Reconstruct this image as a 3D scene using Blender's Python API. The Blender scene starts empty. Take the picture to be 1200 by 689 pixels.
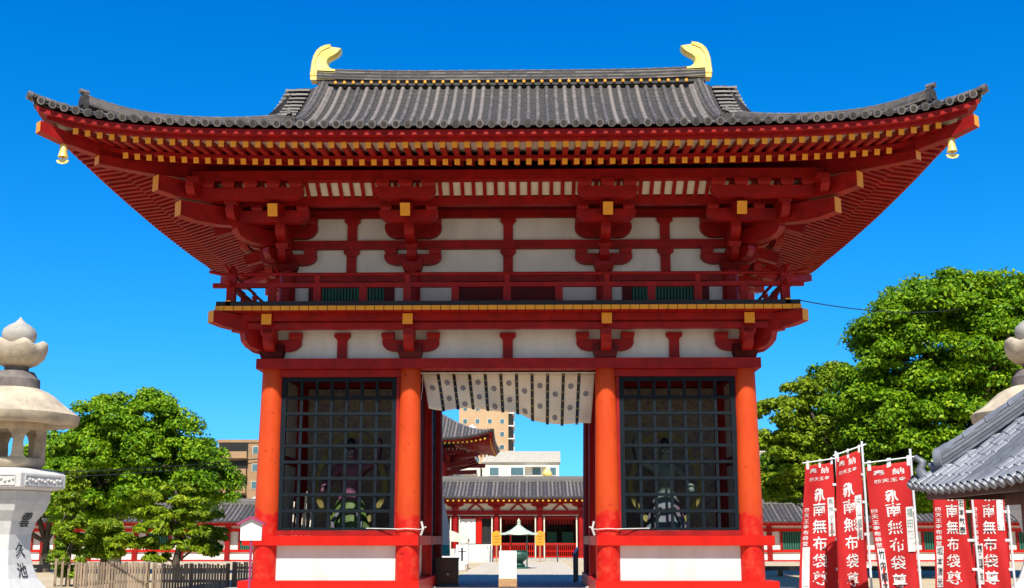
import bpy, bmesh, math, random
import numpy as np
from mathutils import Vector, Matrix
R = math.radians
random.seed(7)
SC = bpy.context.scene
COL = SC.collection

# ------------------------------------------------------------------ camera
cam_d = bpy.data.cameras.new('camera')
cam = bpy.data.objects.new('camera', cam_d)
COL.objects.link(cam)
cam.location = (.67, -30, 1.6)
cam.rotation_euler = (R(90 + 10.7), 0, R(1.06))
cam_d.sensor_width = 36
cam_d.lens = 1300 / 1200 * 36
cam_d.shift_y = (385 - 344.5) / 1200
cam_d.clip_start = .1
cam_d.clip_end = 5000
SC.camera = cam

# ------------------------------------------------------------------ sky, sun, exposure
SUN_EL = 52.3
world = bpy.data.worlds.new('World')
SC.world = world
world.use_nodes = True
wn = world.node_tree
wn.nodes.clear()
wo = wn.nodes.new('ShaderNodeOutputWorld')
wb = wn.nodes.new('ShaderNodeBackground')
sky = wn.nodes.new('ShaderNodeTexSky')
sky.sky_type = 'NISHITA'
sky.sun_disc = False
sky.sun_elevation = R(SUN_EL)
sky.sun_rotation = R(180)
sky.air_density = 1.0
sky.dust_density = .15
sky.ozone_density = 5.0
hs = wn.nodes.new('ShaderNodeHueSaturation')
hs.inputs['Hue'].default_value = .492
hs.inputs['Saturation'].default_value = 1.30
hs.inputs['Value'].default_value = 1.0
wn.links.new(sky.outputs[0], hs.inputs['Color'])
tcw = wn.nodes.new('ShaderNodeTexCoord')
spw = wn.nodes.new('ShaderNodeSeparateXYZ'); wn.links.new(tcw.outputs['Generated'], spw.inputs[0])
crw = wn.nodes.new('ShaderNodeValToRGB')
E_ = crw.color_ramp.elements
E_[0].position = 0; E_[0].color = (.24, .78, 1.55, 1)
E_[1].position = .62; E_[1].color = (.0, .88, 1.8, 1)
for ps, cl in ((.1, (.30, .88, 1.32)), (.2, (.20, 1.0, 1.42)), (.4, (.0, 1.08, 1.55))):
    e_ = E_.new(ps); e_.color = (*cl, 1)
wn.links.new(spw.outputs['Z'], crw.inputs[0])
mxw = wn.nodes.new('ShaderNodeMix'); mxw.data_type = 'RGBA'; mxw.blend_type = 'MULTIPLY'; mxw.inputs[0].default_value = 1
wn.links.new(hs.outputs[0], mxw.inputs[6]); mrw = wn.nodes.new('ShaderNodeMapRange')
mrw.interpolation_type = 'SMOOTHSTEP'
mrw.inputs['From Min'].default_value = -.35; mrw.inputs['From Max'].default_value = .45
wn.links.new(spw.outputs['Y'], mrw.inputs[0])
mdw = wn.nodes.new('ShaderNodeMix'); mdw.data_type = 'RGBA'      # paler sky on the sun's side, deep blue opposite
wn.links.new(mrw.outputs[0], mdw.inputs[0]); mdw.inputs[6].default_value = (.80, .72, .66, 1)
wn.links.new(crw.outputs[0], mdw.inputs[7])
wn.links.new(mdw.outputs[2], mxw.inputs[7])
wn.links.new(mxw.outputs[2], wb.inputs['Color'])
wb.inputs['Strength'].default_value = .10
wn.links.new(wb.outputs[0], wo.inputs['Surface'])
sd = bpy.data.lights.new('sun', 'SUN')
sd.energy = 5.0
sd.angle = R(.5)
sd.color = (1, .95, .86)
sun = bpy.data.objects.new('sun', sd)
COL.objects.link(sun)
sun.rotation_euler = (R(90 - SUN_EL), 0, R(-2))
sun.location = (0, -40, 60)
SC.view_settings.view_transform = 'Standard'
SC.view_settings.look = 'None'
SC.view_settings.exposure = .38
SC.view_settings.gamma = 1
SC.view_settings.use_curve_mapping = False

# ------------------------------------------------------------------ materials
def nodes(m):
    m.use_nodes = True
    nt = m.node_tree
    return nt, nt.nodes['Principled BSDF']

def mat(name, c1, c2=None, rough=.6, scale=4, bump=.0, bscale=30, metal=0, detail=5, spec=None, stretch=None, coord='Object', island=0):
    m = bpy.data.materials.new(name)
    nt, p = nodes(m)
    L = nt.links.new
    p.inputs['Roughness'].default_value = rough
    p.inputs['Metallic'].default_value = metal
    if spec is not None:
        p.inputs['Specular IOR Level'].default_value = spec
    if c2 is None:
        c2 = tuple(v * .72 for v in c1)
    tc = nt.nodes.new('ShaderNodeTexCoord')
    src = tc.outputs[coord]
    if stretch:
        mp = nt.nodes.new('ShaderNodeMapping')
        mp.inputs['Scale'].default_value = stretch
        L(src, mp.inputs[0]); src = mp.outputs[0]
    nz = nt.nodes.new('ShaderNodeTexNoise')
    nz.inputs['Scale'].default_value = scale
    nz.inputs['Detail'].default_value = detail
    nz.inputs['Roughness'].default_value = .62
    L(src, nz.inputs['Vector'])
    cr = nt.nodes.new('ShaderNodeValToRGB')
    cr.color_ramp.elements[0].position = .35
    cr.color_ramp.elements[1].position = .65
    cr.color_ramp.elements[0].color = (*c2, 1)
    cr.color_ramp.elements[1].color = (*c1, 1)
    fac = nz.outputs['Fac']
    if island:
        g = nt.nodes.new('ShaderNodeNewGeometry')
        mx = nt.nodes.new('ShaderNodeMix')
        mx.data_type = 'FLOAT'
        mx.inputs[0].default_value = island
        L(fac, mx.inputs[2]); L(g.outputs['Random Per Island'], mx.inputs[3])
        fac = mx.outputs[0]
    L(fac, cr.inputs[0])
    L(cr.outputs[0], p.inputs['Base Color'])
    if bump:
        n2 = nt.nodes.new('ShaderNodeTexNoise')
        n2.inputs['Scale'].default_value = bscale
        n2.inputs['Detail'].default_value = 6
        L(src, n2.inputs['Vector'])
        b = nt.nodes.new('ShaderNodeBump')
        b.inputs['Strength'].default_value = bump
        b.inputs['Distance'].default_value = .02
        L(n2.outputs['Fac'], b.inputs['Height'])
        L(b.outputs[0], p.inputs['Normal'])
    return m

def column_paint():
    m = mat('column_paint', (.66, .078, .012), (.56, .052, .010), .5, 1.5, .15, 25, spec=.25, stretch=(1, 1, .4))
    nt = m.node_tree; L = nt.links.new
    p = nt.nodes['Principled BSDF']
    old = p.inputs['Base Color'].links[0].from_socket
    g = nt.nodes.new('ShaderNodeNewGeometry')
    sp = nt.nodes.new('ShaderNodeSeparateXYZ'); L(g.outputs['Position'], sp.inputs[0])
    nz = nt.nodes.new('ShaderNodeTexNoise'); nz.inputs['Scale'].default_value = 2.5
    L(g.outputs['Position'], nz.inputs['Vector'])
    ma = nt.nodes.new('ShaderNodeMath'); ma.operation = 'MULTIPLY_ADD'; ma.inputs[1].default_value = .5
    L(nz.outputs['Fac'], ma.inputs[0]); L(sp.outputs['Z'], ma.inputs[2])
    mr = nt.nodes.new('ShaderNodeMapRange')
    mr.inputs['From Min'].default_value = 2.48; mr.inputs['From Max'].default_value = 2.56
    L(ma.outputs[0], mr.inputs[0])
    mx = nt.nodes.new('ShaderNodeMix'); mx.data_type = 'RGBA'
    L(mr.outputs[0], mx.inputs[0])
    # fresh red repaint low down, blotchy
    n2 = nt.nodes.new('ShaderNodeTexNoise'); n2.inputs['Scale'].default_value = 5; n2.inputs['Detail'].default_value = 6
    L(g.outputs['Position'], n2.inputs['Vector'])
    cr = nt.nodes.new('ShaderNodeValToRGB')
    cr.color_ramp.elements[0].position = .45; cr.color_ramp.elements[1].position = .68
    cr.color_ramp.elements[0].color = (.56, .010, .006, 1); cr.color_ramp.elements[1].color = (.62, .045, .02, 1)
    L(n2.outputs['Fac'], cr.inputs[0])
    L(cr.outputs[0], mx.inputs[6]); L(old, mx.inputs[7])
    # dark scuffs
    n3 = nt.nodes.new('ShaderNodeTexNoise'); n3.inputs['Scale'].default_value = 7; n3.inputs['Detail'].default_value = 8
    L(g.outputs['Position'], n3.inputs['Vector'])
    c3 = nt.nodes.new('ShaderNodeValToRGB')
    c3.color_ramp.elements[0].position = .28; c3.color_ramp.elements[1].position = .36
    c3.color_ramp.elements[0].color = (.55, .5, .5, 1); c3.color_ramp.elements[1].color = (1, 1, 1, 1)
    L(n3.outputs['Fac'], c3.inputs[0])
    mu = nt.nodes.new('ShaderNodeMix'); mu.data_type = 'RGBA'; mu.blend_type = 'MULTIPLY'; mu.inputs[0].default_value = 1
    L(mx.outputs[2], mu.inputs[6]); L(c3.outputs[0], mu.inputs[7])
    L(mu.outputs[2], p.inputs['Base Color'])
    return m

def leaf_mat(name, a, b, c):
    m = bpy.data.materials.new(name)
    nt, p = nodes(m); L = nt.links.new
    g = nt.nodes.new('ShaderNodeNewGeometry')
    nz = nt.nodes.new('ShaderNodeTexNoise'); nz.inputs['Scale'].default_value = .8; nz.inputs['Detail'].default_value = 3
    L(g.outputs['Position'], nz.inputs['Vector'])
    mx = nt.nodes.new('ShaderNodeMath'); mx.operation = 'MULTIPLY_ADD'; mx.inputs[1].default_value = .5
    L(g.outputs['Random Per Island'], mx.inputs[0])
    m2 = nt.nodes.new('ShaderNodeMath'); m2.operation = 'MULTIPLY'; m2.inputs[1].default_value = .5
    L(nz.outputs['Fac'], m2.inputs[0]); L(m2.outputs[0], mx.inputs[2])
    cr = nt.nodes.new('ShaderNodeValToRGB')
    cr.color_ramp.elements[0].position = .2; cr.color_ramp.elements[1].position = .8
    cr.color_ramp.elements[0].color = (*a, 1); cr.color_ramp.elements[1].color = (*c, 1)
    e = cr.color_ramp.elements.new(.5); e.color = (*b, 1)
    L(mx.outputs[0], cr.inputs[0])
    L(cr.outputs[0], p.inputs['Base Color'])
    p.inputs['Roughness'].default_value = .5
    p.inputs['Specular IOR Level'].default_value = .2
    tr = nt.nodes.new('ShaderNodeBsdfTranslucent')
    L(cr.outputs[0], tr.inputs['Color'])
    ms = nt.nodes.new('ShaderNodeMixShader'); ms.inputs[0].default_value = .30
    L(p.outputs[0], ms.inputs[1]); L(tr.outputs[0], ms.inputs[2])
    L(ms.outputs[0], nt.nodes['Material Output'].inputs['Surface'])
    return m

M = {}
M['red'] = mat('vermilion_wood', (.38, .008, .007), (.23, .005, .005), .5, 2.6, .2, 20, detail=9, spec=.25, stretch=(1, 1, 1))
M['brightred'] = mat('fresh_red_paint', (.62, .012, .005), (.52, .009, .004), .42, 3, .1, 25, spec=.25)
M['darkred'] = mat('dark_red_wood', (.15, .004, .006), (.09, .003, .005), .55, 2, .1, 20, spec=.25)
M['column'] = column_paint()
M['plaster'] = mat('white_plaster', (.82, .81, .78), (.66, .64, .61), .85, 1.1, .15, 12, detail=12, stretch=(1, 1, .35))
M['cream'] = mat('cream_board', (.80, .74, .62), (.68, .62, .50), .8, 3, .1, 15)
M['gold_paint'] = mat('ochre_end_paint', (.95, .40, .012), (.84, .33, .010), .5, 5, .05)
M['gold'] = mat('gilded_metal', (1, .84, .34), (.98, .72, .16), .35, 3, .1, 12, metal=.2)
M['navy'] = mat('navy_lattice_paint', (.004, .012, .020), (.003, .007, .012), .6, 4, .1, 20, spec=.2)
M['green'] = mat('green_bars', (.015, .16, .10), (.01, .11, .07), .55, 5)
M['tile'] = mat('grey_roof_tile', (.22, .19, .175), (.07, .066, .068), .62, 5, .25, 40, detail=8, island=.3)
M['tile_dark'] = mat('dark_pan_tile', (.07, .062, .058), (.022, .022, .024), .7, 9, .3, 40, detail=8)
M['tile_pale'] = mat('pale_weathered_tile', (.23, .21, .19), (.11, .105, .105), .65, 6, .2, 40, island=.4)
M['dark'] = mat('dark_interior', (.02, .018, .018), (.01, .01, .01), .8)
M['mural'] = mat('faded_mural', (.50, .48, .42), (.16, .24, .25), .8, 3.2, .1, 10, detail=3)
_nt = M['mural'].node_tree; _cr = [n for n in _nt.nodes if n.type == 'VALTORGB'][0]
for _p, _c in ((.44, (.34, .20, .30)), (.50, (.40, .44, .40)), (.545, (.45, .42, .12)), (.58, (.25, .20, .26))):
    _e = _cr.color_ramp.elements.new(_p); _e.color = (*_c, 1)
_nz = [n for n in _nt.nodes if n.type == 'TEX_NOISE' and n.inputs['Detail'].default_value == 3][0]; _nz.inputs['Distortion'].default_value = 2.2
M['greyplaster'] = mat('grey_niche_plaster', (.09, .085, .09), (.05, .05, .06), .85, 1.2, .1, 10)
M['stone'] = mat('granite', (.50, .47, .42), (.36, .34, .31), .8, 6, .3, 60, detail=10)
M['stone_white'] = mat('pale_carved_granite', (.66, .65, .63), (.56, .55, .54), .75, 8, .25, 70, detail=10)
M['stone_warm'] = mat('weathered_warm_granite', (.68, .57, .40), (.38, .31, .24), .85, 3, .4, 50, detail=10)
M['stone_dark'] = mat('dark_stained_granite', (.22, .19, .17), (.12, .10, .10), .85, 6, .4, 50, detail=10)
M['ground'] = mat('pale_packed_gravel', (.60, .48, .31), (.48, .38, .245), .92, .6, .4, 40, detail=12)
M['bounce_paving'] = mat('bounce_forecourt', (.40, .31, .21), (.33, .25, .17), .9, 1.2, .4, 80, detail=10)  # tone chosen for the bounce light it throws up at the gate
M['paving'] = mat('stone_paving', (.60, .53, .42), (.50, .44, .35), .85, 1.2, .3, 30, detail=10)
M['woodgrey'] = mat('weathered_fence_wood', (.34, .25, .17), (.20, .15, .11), .85, 5, .4, 30, stretch=(3, 3, .6), island=.5)
M['woodbrown'] = mat('dark_brown_wood', (.10, .035, .018), (.045, .015, .010), .45, 3, .2, 20, stretch=(1, 4, 1))
M['woodtan'] = mat('tan_wood', (.45, .27, .13), (.34, .19, .09), .6, 4, .2, 20, stretch=(1, 1, 5))
M['bark'] = mat('bark', (.13, .10, .075), (.05, .04, .03), .95, 5, 1.0, 14, stretch=(2, 2, .5), detail=10)
M['white'] = mat('white_paint', (.86, .86, .86), (.80, .80, .80), .5, 3)
M['black'] = mat('black_paint', (.012, .012, .014), (.008, .008, .01), .4)
M['netblack'] = mat('black_net', (.02, .022, .035), (.012, .012, .02), .8)
M['cloth'] = mat('cream_cloth', (.86, .77, .62), (.78, .68, .53), .9, 2, .15, 60)
M['ink'] = mat('indigo_print', (.05, .06, .16), (.035, .045, .12), .9)
M['yellow'] = mat('yellow_thread', (.8, .55, .05), None, .8)
M['bannerred'] = mat('red_banner_cloth', (.56, .009, .010), (.46, .006, .008), .8, 1.5, .1, 80)
M['whiteprint'] = mat('white_print', (.88, .84, .82), None, .85)
M['greyprint'] = mat('grey_green_ink', (.35, .45, .42), None, .85)
M['inkblack'] = mat('black_ink', (.02, .03, .04), None, .8)
M['plastic'] = mat('white_plastic', (.82, .84, .86), None, .35, 3)
M['steel'] = mat('blue_grey_steel', (.10, .14, .17), (.06, .09, .11), .35, 5, metal=.4)
M['bronze'] = mat('green_bronze', (.04, .14, .11), (.015, .05, .045), .5, 6, .3, 30, metal=.2)
M['copper'] = mat('pale_copper_roof', (.55, .62, .50), (.42, .50, .40), .6, 5, .2, 20)
M['magenta'] = mat('faded_red_metal', (.42, .06, .16), (.34, .04, .12), .5)
M['signyellow'] = mat('amber_sign', (.80, .36, .02), (.70, .28, .02), .5)
M['apart_tan'] = mat('tan_render', (.56, .38, .22), (.50, .33, .19), .85, .3)
M['apart_white'] = mat('off_white_render', (.78, .74, .66), (.70, .66, .58), .85, .3)
M['apart_brown'] = mat('brown_tile_wall', (.40, .25, .14), (.33, .20, .11), .85, .3)
M['glass'] = mat('window_glass', (.10, .20, .24), (.06, .12, .15), .12, .2)
M['rope'] = mat('white_rope', (.8, .78, .74), None, .9)
M['skinpurple'] = mat('plum_painted_wood', (.20, .06, .12), (.10, .045, .07), .6, 4)
M['skinjade'] = mat('jade_painted_wood', (.16, .21, .18), (.08, .12, .11), .6, 4)
M['robegreen'] = mat('green_robe_paint', (.10, .17, .03), (.05, .09, .03), .6, 3)
M['robeteal'] = mat('slate_robe_paint', (.10, .17, .19), (.14, .07, .12), .6, 2)
M['scarf'] = mat('yellow_scarf_paint', (.26, .22, .05), (.14, .12, .03), .6, 4)
M['cable'] = mat('black_cable', (.01, .012, .016), None, .6)

# ------------------------------------------------------------------ mesh building
class MB:
    def __init__(s):
        s.v = []; s.f = []; s.m = []
    def face(s, idx, mi=0):
        s.f.append(idx); s.m.append(mi)
    def quad(s, a, b, c, d, mi=0):
        n = len(s.v); s.v += [a, b, c, d]; s.face((n, n + 1, n + 2, n + 3), mi)
    def box(s, x0, x1, y0, y1, z0, z1, mi=0, fm=None):
        n = len(s.v)
        s.v += [(x0, y0, z0), (x1, y0, z0), (x1, y1, z0), (x0, y1, z0), (x0, y0, z1), (x1, y0, z1), (x1, y1, z1), (x0, y1, z1)]
        fs = {'b': (0, 3, 2, 1), 't': (4, 5, 6, 7), 'f': (0, 1, 5, 4), 'r': (1, 2, 6, 5), 'k': (2, 3, 7, 6), 'l': (3, 0, 4, 7)}
        for k, q in fs.items():
            s.face(tuple(n + i for i in q), (fm or {}).get(k, mi))
    def hexa(s, p, mi=0, fm=None):
        n = len(s.v); s.v += [tuple(q) for q in p]
        fs = {'b': (0, 3, 2, 1), 't': (4, 5, 6, 7), 'f': (0, 1, 5, 4), 'r': (1, 2, 6, 5), 'k': (2, 3, 7, 6), 'l': (3, 0, 4, 7)}
        for k, q in fs.items():
            s.face(tuple(n + i for i in q), (fm or {}).get(k, mi))
    def bar(s, p0, p1, w, h, mi=0, end=None, start=None):
        """rectangular bar from p0 to p1 (centres), width w sideways, height h in the vertical plane"""
        p0 = Vector(p0); p1 = Vector(p1); d = (p1 - p0).normalized()
        side = d.cross(Vector((0, 0, 1)))
        if side.length < 1e-5: side = Vector((1, 0, 0))
        side.normalize(); up = side.cross(d)
        a = side * w / 2; b = up * h / 2
        fm = {}
        if end is not None: fm['k'] = end
        if start is not None: fm['f'] = start
        s.hexa([p0 - a - b, p0 + a - b, p1 + a - b, p1 - a - b, p0 - a + b, p0 + a + b, p1 + a + b, p1 - a + b], mi, fm)
    def prism(s, poly, a0, a1, fn, mi=0, fm=None):
        """extrude polygon (u,w) from a0 to a1; fn(u,w,a)->xyz"""
        n = len(s.v); k = len(poly)
        for a in (a0, a1):
            s.v += [tuple(fn(u, w, a)) for u, w in poly]
        for i in range(k):
            j = (i + 1) % k
            s.face((n + i, n + j, n + k + j, n + k + i), mi)
        s.face(tuple(n + i for i in reversed(range(k))), mi if fm is None else fm)
        s.face(tuple(n + k + i for i in range(k)), mi if fm is None else fm)
    def tube(s, pts, rad, n=8, mi=0, caps=True, capmi=None):
        pts = [Vector(p) for p in pts]
        if not hasattr(rad, '__len__'): rad = [rad] * len(pts)
        base = len(s.v)
        ref = None
        for i, p in enumerate(pts):
            d = (pts[min(i + 1, len(pts) - 1)] - pts[max(i - 1, 0)]).normalized()
            if ref is None:
                ref = Vector((0, 0, 1)) if abs(d.z) < .9 else Vector((1, 0, 0))
            a = d.cross(ref).normalized(); b = a.cross(d)
            for k in range(n):
                t = 2 * math.pi * k / n
                s.v.append(tuple(p + (a * math.cos(t) + b * math.sin(t)) * rad[i]))
        for i in range(len(pts) - 1):
            for k in range(n):
                q = (k + 1) % n
                s.face((base + i * n + k, base + i * n + q, base + (i + 1) * n + q, base + (i + 1) * n + k), mi)
        if caps:
            cm = mi if capmi is None else capmi
            s.face(tuple(base + k for k in reversed(range(n))), cm)
            e = base + (len(pts) - 1) * n
            s.face(tuple(e + k for k in range(n)), cm)
    def lathe(s, prof, n=16, c=(0, 0, 0), mi=0, rot=0, caps=True, mis=None):
        base = len(s.v)
        for r, z in prof:
            for k in range(n):
                t = rot + 2 * math.pi * k / n
                s.v.append((c[0] + r * math.cos(t), c[1] + r * math.sin(t), c[2] + z))
        for i in range(len(prof) - 1):
            for k in range(n):
                q = (k + 1) % n
                s.face((base + i * n + k, base + i * n + q, base + (i + 1) * n + q, base + (i + 1) * n + k), mi if mis is None else mis[i])
        if caps:
            s.face(tuple(base + k for k in reversed(range(n))), mi if mis is None else mis[0])
            e = base + (len(prof) - 1) * n
            s.face(tuple(e + k for k in range(n)), mi if mis is None else mis[-1])
    def block(s, cx, cy, z0, z1, w, taper=.82, mi=0):
        """bearing block: straight above, tapering below"""
        zm = z0 + (z1 - z0) * .45
        n = len(s.v)
        for z, h in ((z0, w * taper / 2), (zm, w / 2), (z1, w / 2)):
            s.v += [(cx - h, cy - h, z), (cx + h, cy - h, z), (cx + h, cy + h, z), (cx - h, cy + h, z)]
        for r in range(2):
            for k in range(4):
                q = (k + 1) % 4
                s.face((n + r * 4 + k, n + r * 4 + q, n + r * 4 + 4 + q, n + r * 4 + 4 + k), mi)
        s.face((n + 3, n + 2, n + 1, n), mi); s.face((n + 8, n + 9, n + 10, n + 11), mi)
    def mesh(s, name, mats, smooth=False):
        me = bpy.data.meshes.new(name)
        me.from_pydata([tuple(map(float, q)) for q in s.v], [], s.f)
        if not isinstance(mats, (list, tuple)): mats = [mats]
        for m in mats: me.materials.append(m)
        me.polygons.foreach_set('material_index', s.m)
        if smooth:
            me.polygons.foreach_set('use_smooth', [True] * len(s.f))
            try: me.set_sharp_from_angle(angle=R(smooth if smooth is not True else 40))
            except Exception: pass
        me.update()
        return me
    def build(s, name, mats, parent=None, smooth=False, loc=None):
        o = bpy.data.objects.new(name, s.mesh(name, mats, smooth))
        COL.objects.link(o)
        if parent is not None: o.parent = parent
        if loc is not None: o.location = loc
        return o

def tag(o, label=None, cat=None, group=None, kind=None):
    if label: o['label'] = label
    if cat: o['category'] = cat
    if group: o['group'] = group
    if kind: o['kind'] = kind
    return o
def thing(name, loc, label, cat, group=None, rz=0):
    o = bpy.data.objects.new(name, None); COL.objects.link(o)
    o.location = loc; o.rotation_euler = (0, 0, rz); o.empty_display_size = .3
    return tag(o, label, cat, group)
def kids(o): return [c for c in bpy.data.objects if c.parent == o]
def copy_tree(o, parent=None, ch=None):
    c = o.copy(); COL.objects.link(c); c.parent = parent
    for k in (kids(o) if ch is None else ch): copy_tree(k, c)
    return c
def bevel(o, w=.01, seg=2):
    b = o.modifiers.new('bevel', 'BEVEL'); b.width = w; b.segments = seg; b.limit_method = 'ANGLE'; b.angle_limit = R(35)
    return o

def arm_poly(h, z0, z1, one=False):
    """boat-shaped bracket arm profile"""
    H = z1 - z0
    r = [(h, z1), (h, z1 - H * .38), (h - .04, z1 - H * .6), (h - .12, z0 + H * .18), (h - .24, z0 + H * .04), (h - .32, z0)]
    if one: return [(0, z0), (0, z1)] + r
    return [(-a, b) for a, b in r][::-1] + r

# ================================================================== SETTING: ground
b = MB()
b.box(-900, 900, -60, 1500, -1, 0)
g = b.build('ground', M['ground']); tag(g, kind='structure')
b = MB(); b.box(-30, 30, -58, -1.75, -.2, .004)  # unseen forecourt sheet, added to set the light bounced under the eaves
g = b.build('bounce_pavement', M['bounce_paving']); tag(g, kind='structure')
b = MB()
for j in range(46):
    y = 9.9 + j * 1.05
    xo = .3 if j % 2 else 0
    for i in range(5):
        x = -2.6 + i * 1.05 + xo * .5
        b.box(x + .01, x + 1.04, y + .01, y + 1.04, -.1, .016 + random.random() * .006)
p = b.build('stone_path', M['paving']); tag(p, kind='structure')

# ================================================================== THE GATE
gate = thing('temple_gate', (0, 3.7, 0), 'two storey vermilion temple gate with grey tiled hip and gable roof and gilded ridge ends', 'gate')
gate_children = []
def G(mb, name, mats, parent=None, smooth=False, shift=True):
    """part of the gate, built in world coordinates"""
    o = mb.build(name, mats, parent or gate, smooth)
    if parent is None: o.location = (0, -3.7, 0)
    return o
RED = [M['red'], M['gold_paint']]
FY = 3.7                    # centre line of the gate in depth
# podium of granite slabs
b = MB(); b.box(-8.4, 8.4, -1.6, 9.3, -.05, .13)
for i in range(14):
    x0 = -8.45 + i * 1.207
    b.box(x0 + .006, x0 + 1.201, -1.66, -1.2, .0, .16); b.box(x0 + .006, x0 + 1.201, 9.0, 9.4, 0, .16)
for i in range(14):
    for j in range(8):
        x0 = -8.45 + i * 1.207; y0 = -1.194 + j * 1.274
        b.box(x0 + .006, x0 + 1.201, y0 + .006, y0 + 1.268, .1, .157 + random.random() * .004)
G(b, 'podium', M['paving'])
# columns
cxs = [-6.45, -2.66, 2.66, 6.45]
b = MB(); prof = []
for i in range(13):
    z = .157 + i * (6.13 - .157) / 12
    r = .325 - .055 * max(0, (z - 2.0) / 4.1) ** 1.3
    prof.append((r, z))
prof.append((.235, 6.16))
b.lathe(prof, 28)
cme = b.mesh('column', M['column'], 50); cme2 = b.mesh('column', M['red'], 50)
b = MB(); b.lathe([(.46, .1), (.45, .19), (.40, .22), (.33, .225)], 24)
bme = b.mesh('column_base', M['stone'], 50)
for y in (0, 3.7, 7.4):
    for x in cxs:
        o = bpy.data.objects.new('column', cme); COL.objects.link(o); o.parent = gate; o.location = (x, y - 3.7, 0)
        if y > 1: o.data = cme2
        q = bpy.data.objects.new('column_base', bme); COL.objects.link(q); q.parent = o
# lower walls, one set for each side half
for sx in (-1, 1):
    X = lambda a, c: (min(sx * a, sx * c), max(sx * a, sx * c))
    # rings clasping the columns
    def ring(mb, xi, xo, y0, y1, z0, z1, w):
        mb.box(*X(xi, xo), y0, y0 + w, z0, z1); mb.box(*X(xi, xo), y1 - w, y1, z0, z1)
        mb.box(*X(xi, xi + w), y0 + w + .001, y1 - w - .001, z0, z1); mb.box(*X(xo - w, xo), y0 + w + .001, y1 - w - .001, z0, z1)
    b = MB(); ring(b, 2.35, 7.0, -.345, 7.745, 1.425, 1.68, .3)
    G(b, 'belt_beam', M['brightred'])
    b = MB(); ring(b, 2.30, 7.05, -.44, 7.84, .165, .515, .44)
    G(b, 'sill_beam', M['brightred'])
    # white panels
    b = MB()
    b.box(*X(2.9, 6.3), -.08, -.02, .52, 1.42)
    b.box(*X(2.9, 6.3), 7.42, 7.48, .52, 1.42)
    b.box(*X(6.46, 6.52), .2, 3.5, .52, 1.42); b.box(*X(6.46, 6.52), 3.9, 7.2, .52, 1.42)
    b.box(*X(2.62, 2.68), .2, 3.5, .52, 1.42)
    G(b, 'lower_panel', M['plaster'])
    # sills and heads of the lattice openings
    b = MB()
    b.box(*X(2.9, 6.3), -.16, .1, 1.685, 1.815); b.box(*X(2.85, 6.3), -.14, .12, 5.935, 6.125)
    b.box(*X(2.94, 3.02), -.09, .08, 1.82, 5.93); b.box(*X(6.16, 6.24), -.09, .08, 1.82, 5.93)
    G(b, 'opening_frame', M['red'])
    # lattice
    fr = MB()
    x0, x1, z0, z1 = 3.02, 6.16, 1.82, 5.93
    fr.box(*X(x0, x1), -.07, .05, z1 - .12, z1); fr.box(*X(x0, x1), -.07, .05, z0, z0 + .07)
    fr.box(*X(x0, x0 + .13), -.07, .05, z0 + .07, z1 - .12); fr.box(*X(x1 - .13, x1), -.07, .05, z0 + .07, z1 - .12)
    fo = G(fr, 'lattice_frame', M['navy'])
    bars = MB()
    a0, a1 = x0 + .13, x1 - .13
    for i in range(1, 7):
        c = a0 + (a1 - a0) * i / 7
        bars.box(*X(c - .040, c + .040), -.05, .03, z0 + .07, z1 - .12)
    for j in range(1, 9):
        c = z0 + .07 + (z1 - .12 - z0 - .07) * j / 9
        bars.box(*X(a0, a1), -.066, .046, c - .040, c + .040)
    bars.build('lattice_bars', M['navy'], fo)
    # niche walls
    b = MB()
    b.box(*X(2.9, 6.3), 3.66, 3.74, .52, 6.1)
    G(b, 'niche_back_wall', M['mural'])
    b = MB()
    b.box(*X(2.60, 2.70), .2, 3.5, 1.69, 6.12)
    for i in range(8):
        y = .42 + i * .42
        b.box(*X(2.575, 2.60), y - .02, y + .02, 1.69, 6.12)
    G(b, 'side_boarding', M['darkred'])
    b = MB()
    b.box(*X(6.46, 6.52), .2, 3.5, 1.69, 6.12); b.box(*X(6.46, 6.52), 3.9, 7.2, 1.69, 6.12)
    b.box(*X(2.9, 6.3), 7.42, 7.48, 1.69, 6.12)
    G(b, 'outer_wall', M['plaster'])
    b = MB()
    b.box(*X(6.44, 6.58), .2, 7.2, 3.7, 3.95); b.box(*X(2.9, 6.3), 7.40, 7.55, 3.7, 3.95)
    G(b, 'wall_rail', M['red'])
    # navy lattice wall of the rear passage
    b = MB()
    b.box(*X(2.62, 2.70), 3.95, 7.2, .17, 6.12)
    for i in range(9):
        y = 4.1 + i * .36
        b.box(*X(2.56, 2.62), y - .05, y + .05, .17, 6.12)
    for j in range(14):
        b.box(*X(2.575, 2.62), 3.95, 7.2, .5 + j * .42, .58 + j * .42)
    G(b, 'passage_lattice', M['navy'])
    b = MB(); b.box(*X(2.9, 6.3), .2, 3.6, .2, .30); G(b, 'niche_floor', M['woodbrown'])
# floor between the storeys
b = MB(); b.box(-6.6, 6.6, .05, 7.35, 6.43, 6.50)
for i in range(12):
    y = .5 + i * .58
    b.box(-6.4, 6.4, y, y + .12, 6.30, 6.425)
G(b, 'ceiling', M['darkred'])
# lintels
def ringbox(mb, hx, y0, y1, z0, z1, w, mi=0):
    mb.box(-hx, hx, y0, y0 + w, z0, z1, mi); mb.box(-hx, hx, y1 - w, y1, z0, z1, mi)
    mb.box(-hx, -hx + w, y0 + w, y1 - w, z0, z1, mi); mb.box(hx - w, hx, y0 + w, y1 - w, z0, z1, mi)
b = MB(); ringbox(b, 6.84, -.32, 7.72, 6.135, 6.415, .5)
for x in (-2.66, 2.66): b.box(x - .15, x + .15, .2, 7.2, 6.14, 6.40)
b.box(-6.3, 6.3, 3.55, 3.85, 6.14, 6.40)
G(b, 'lintel_beam', M['red'])
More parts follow.
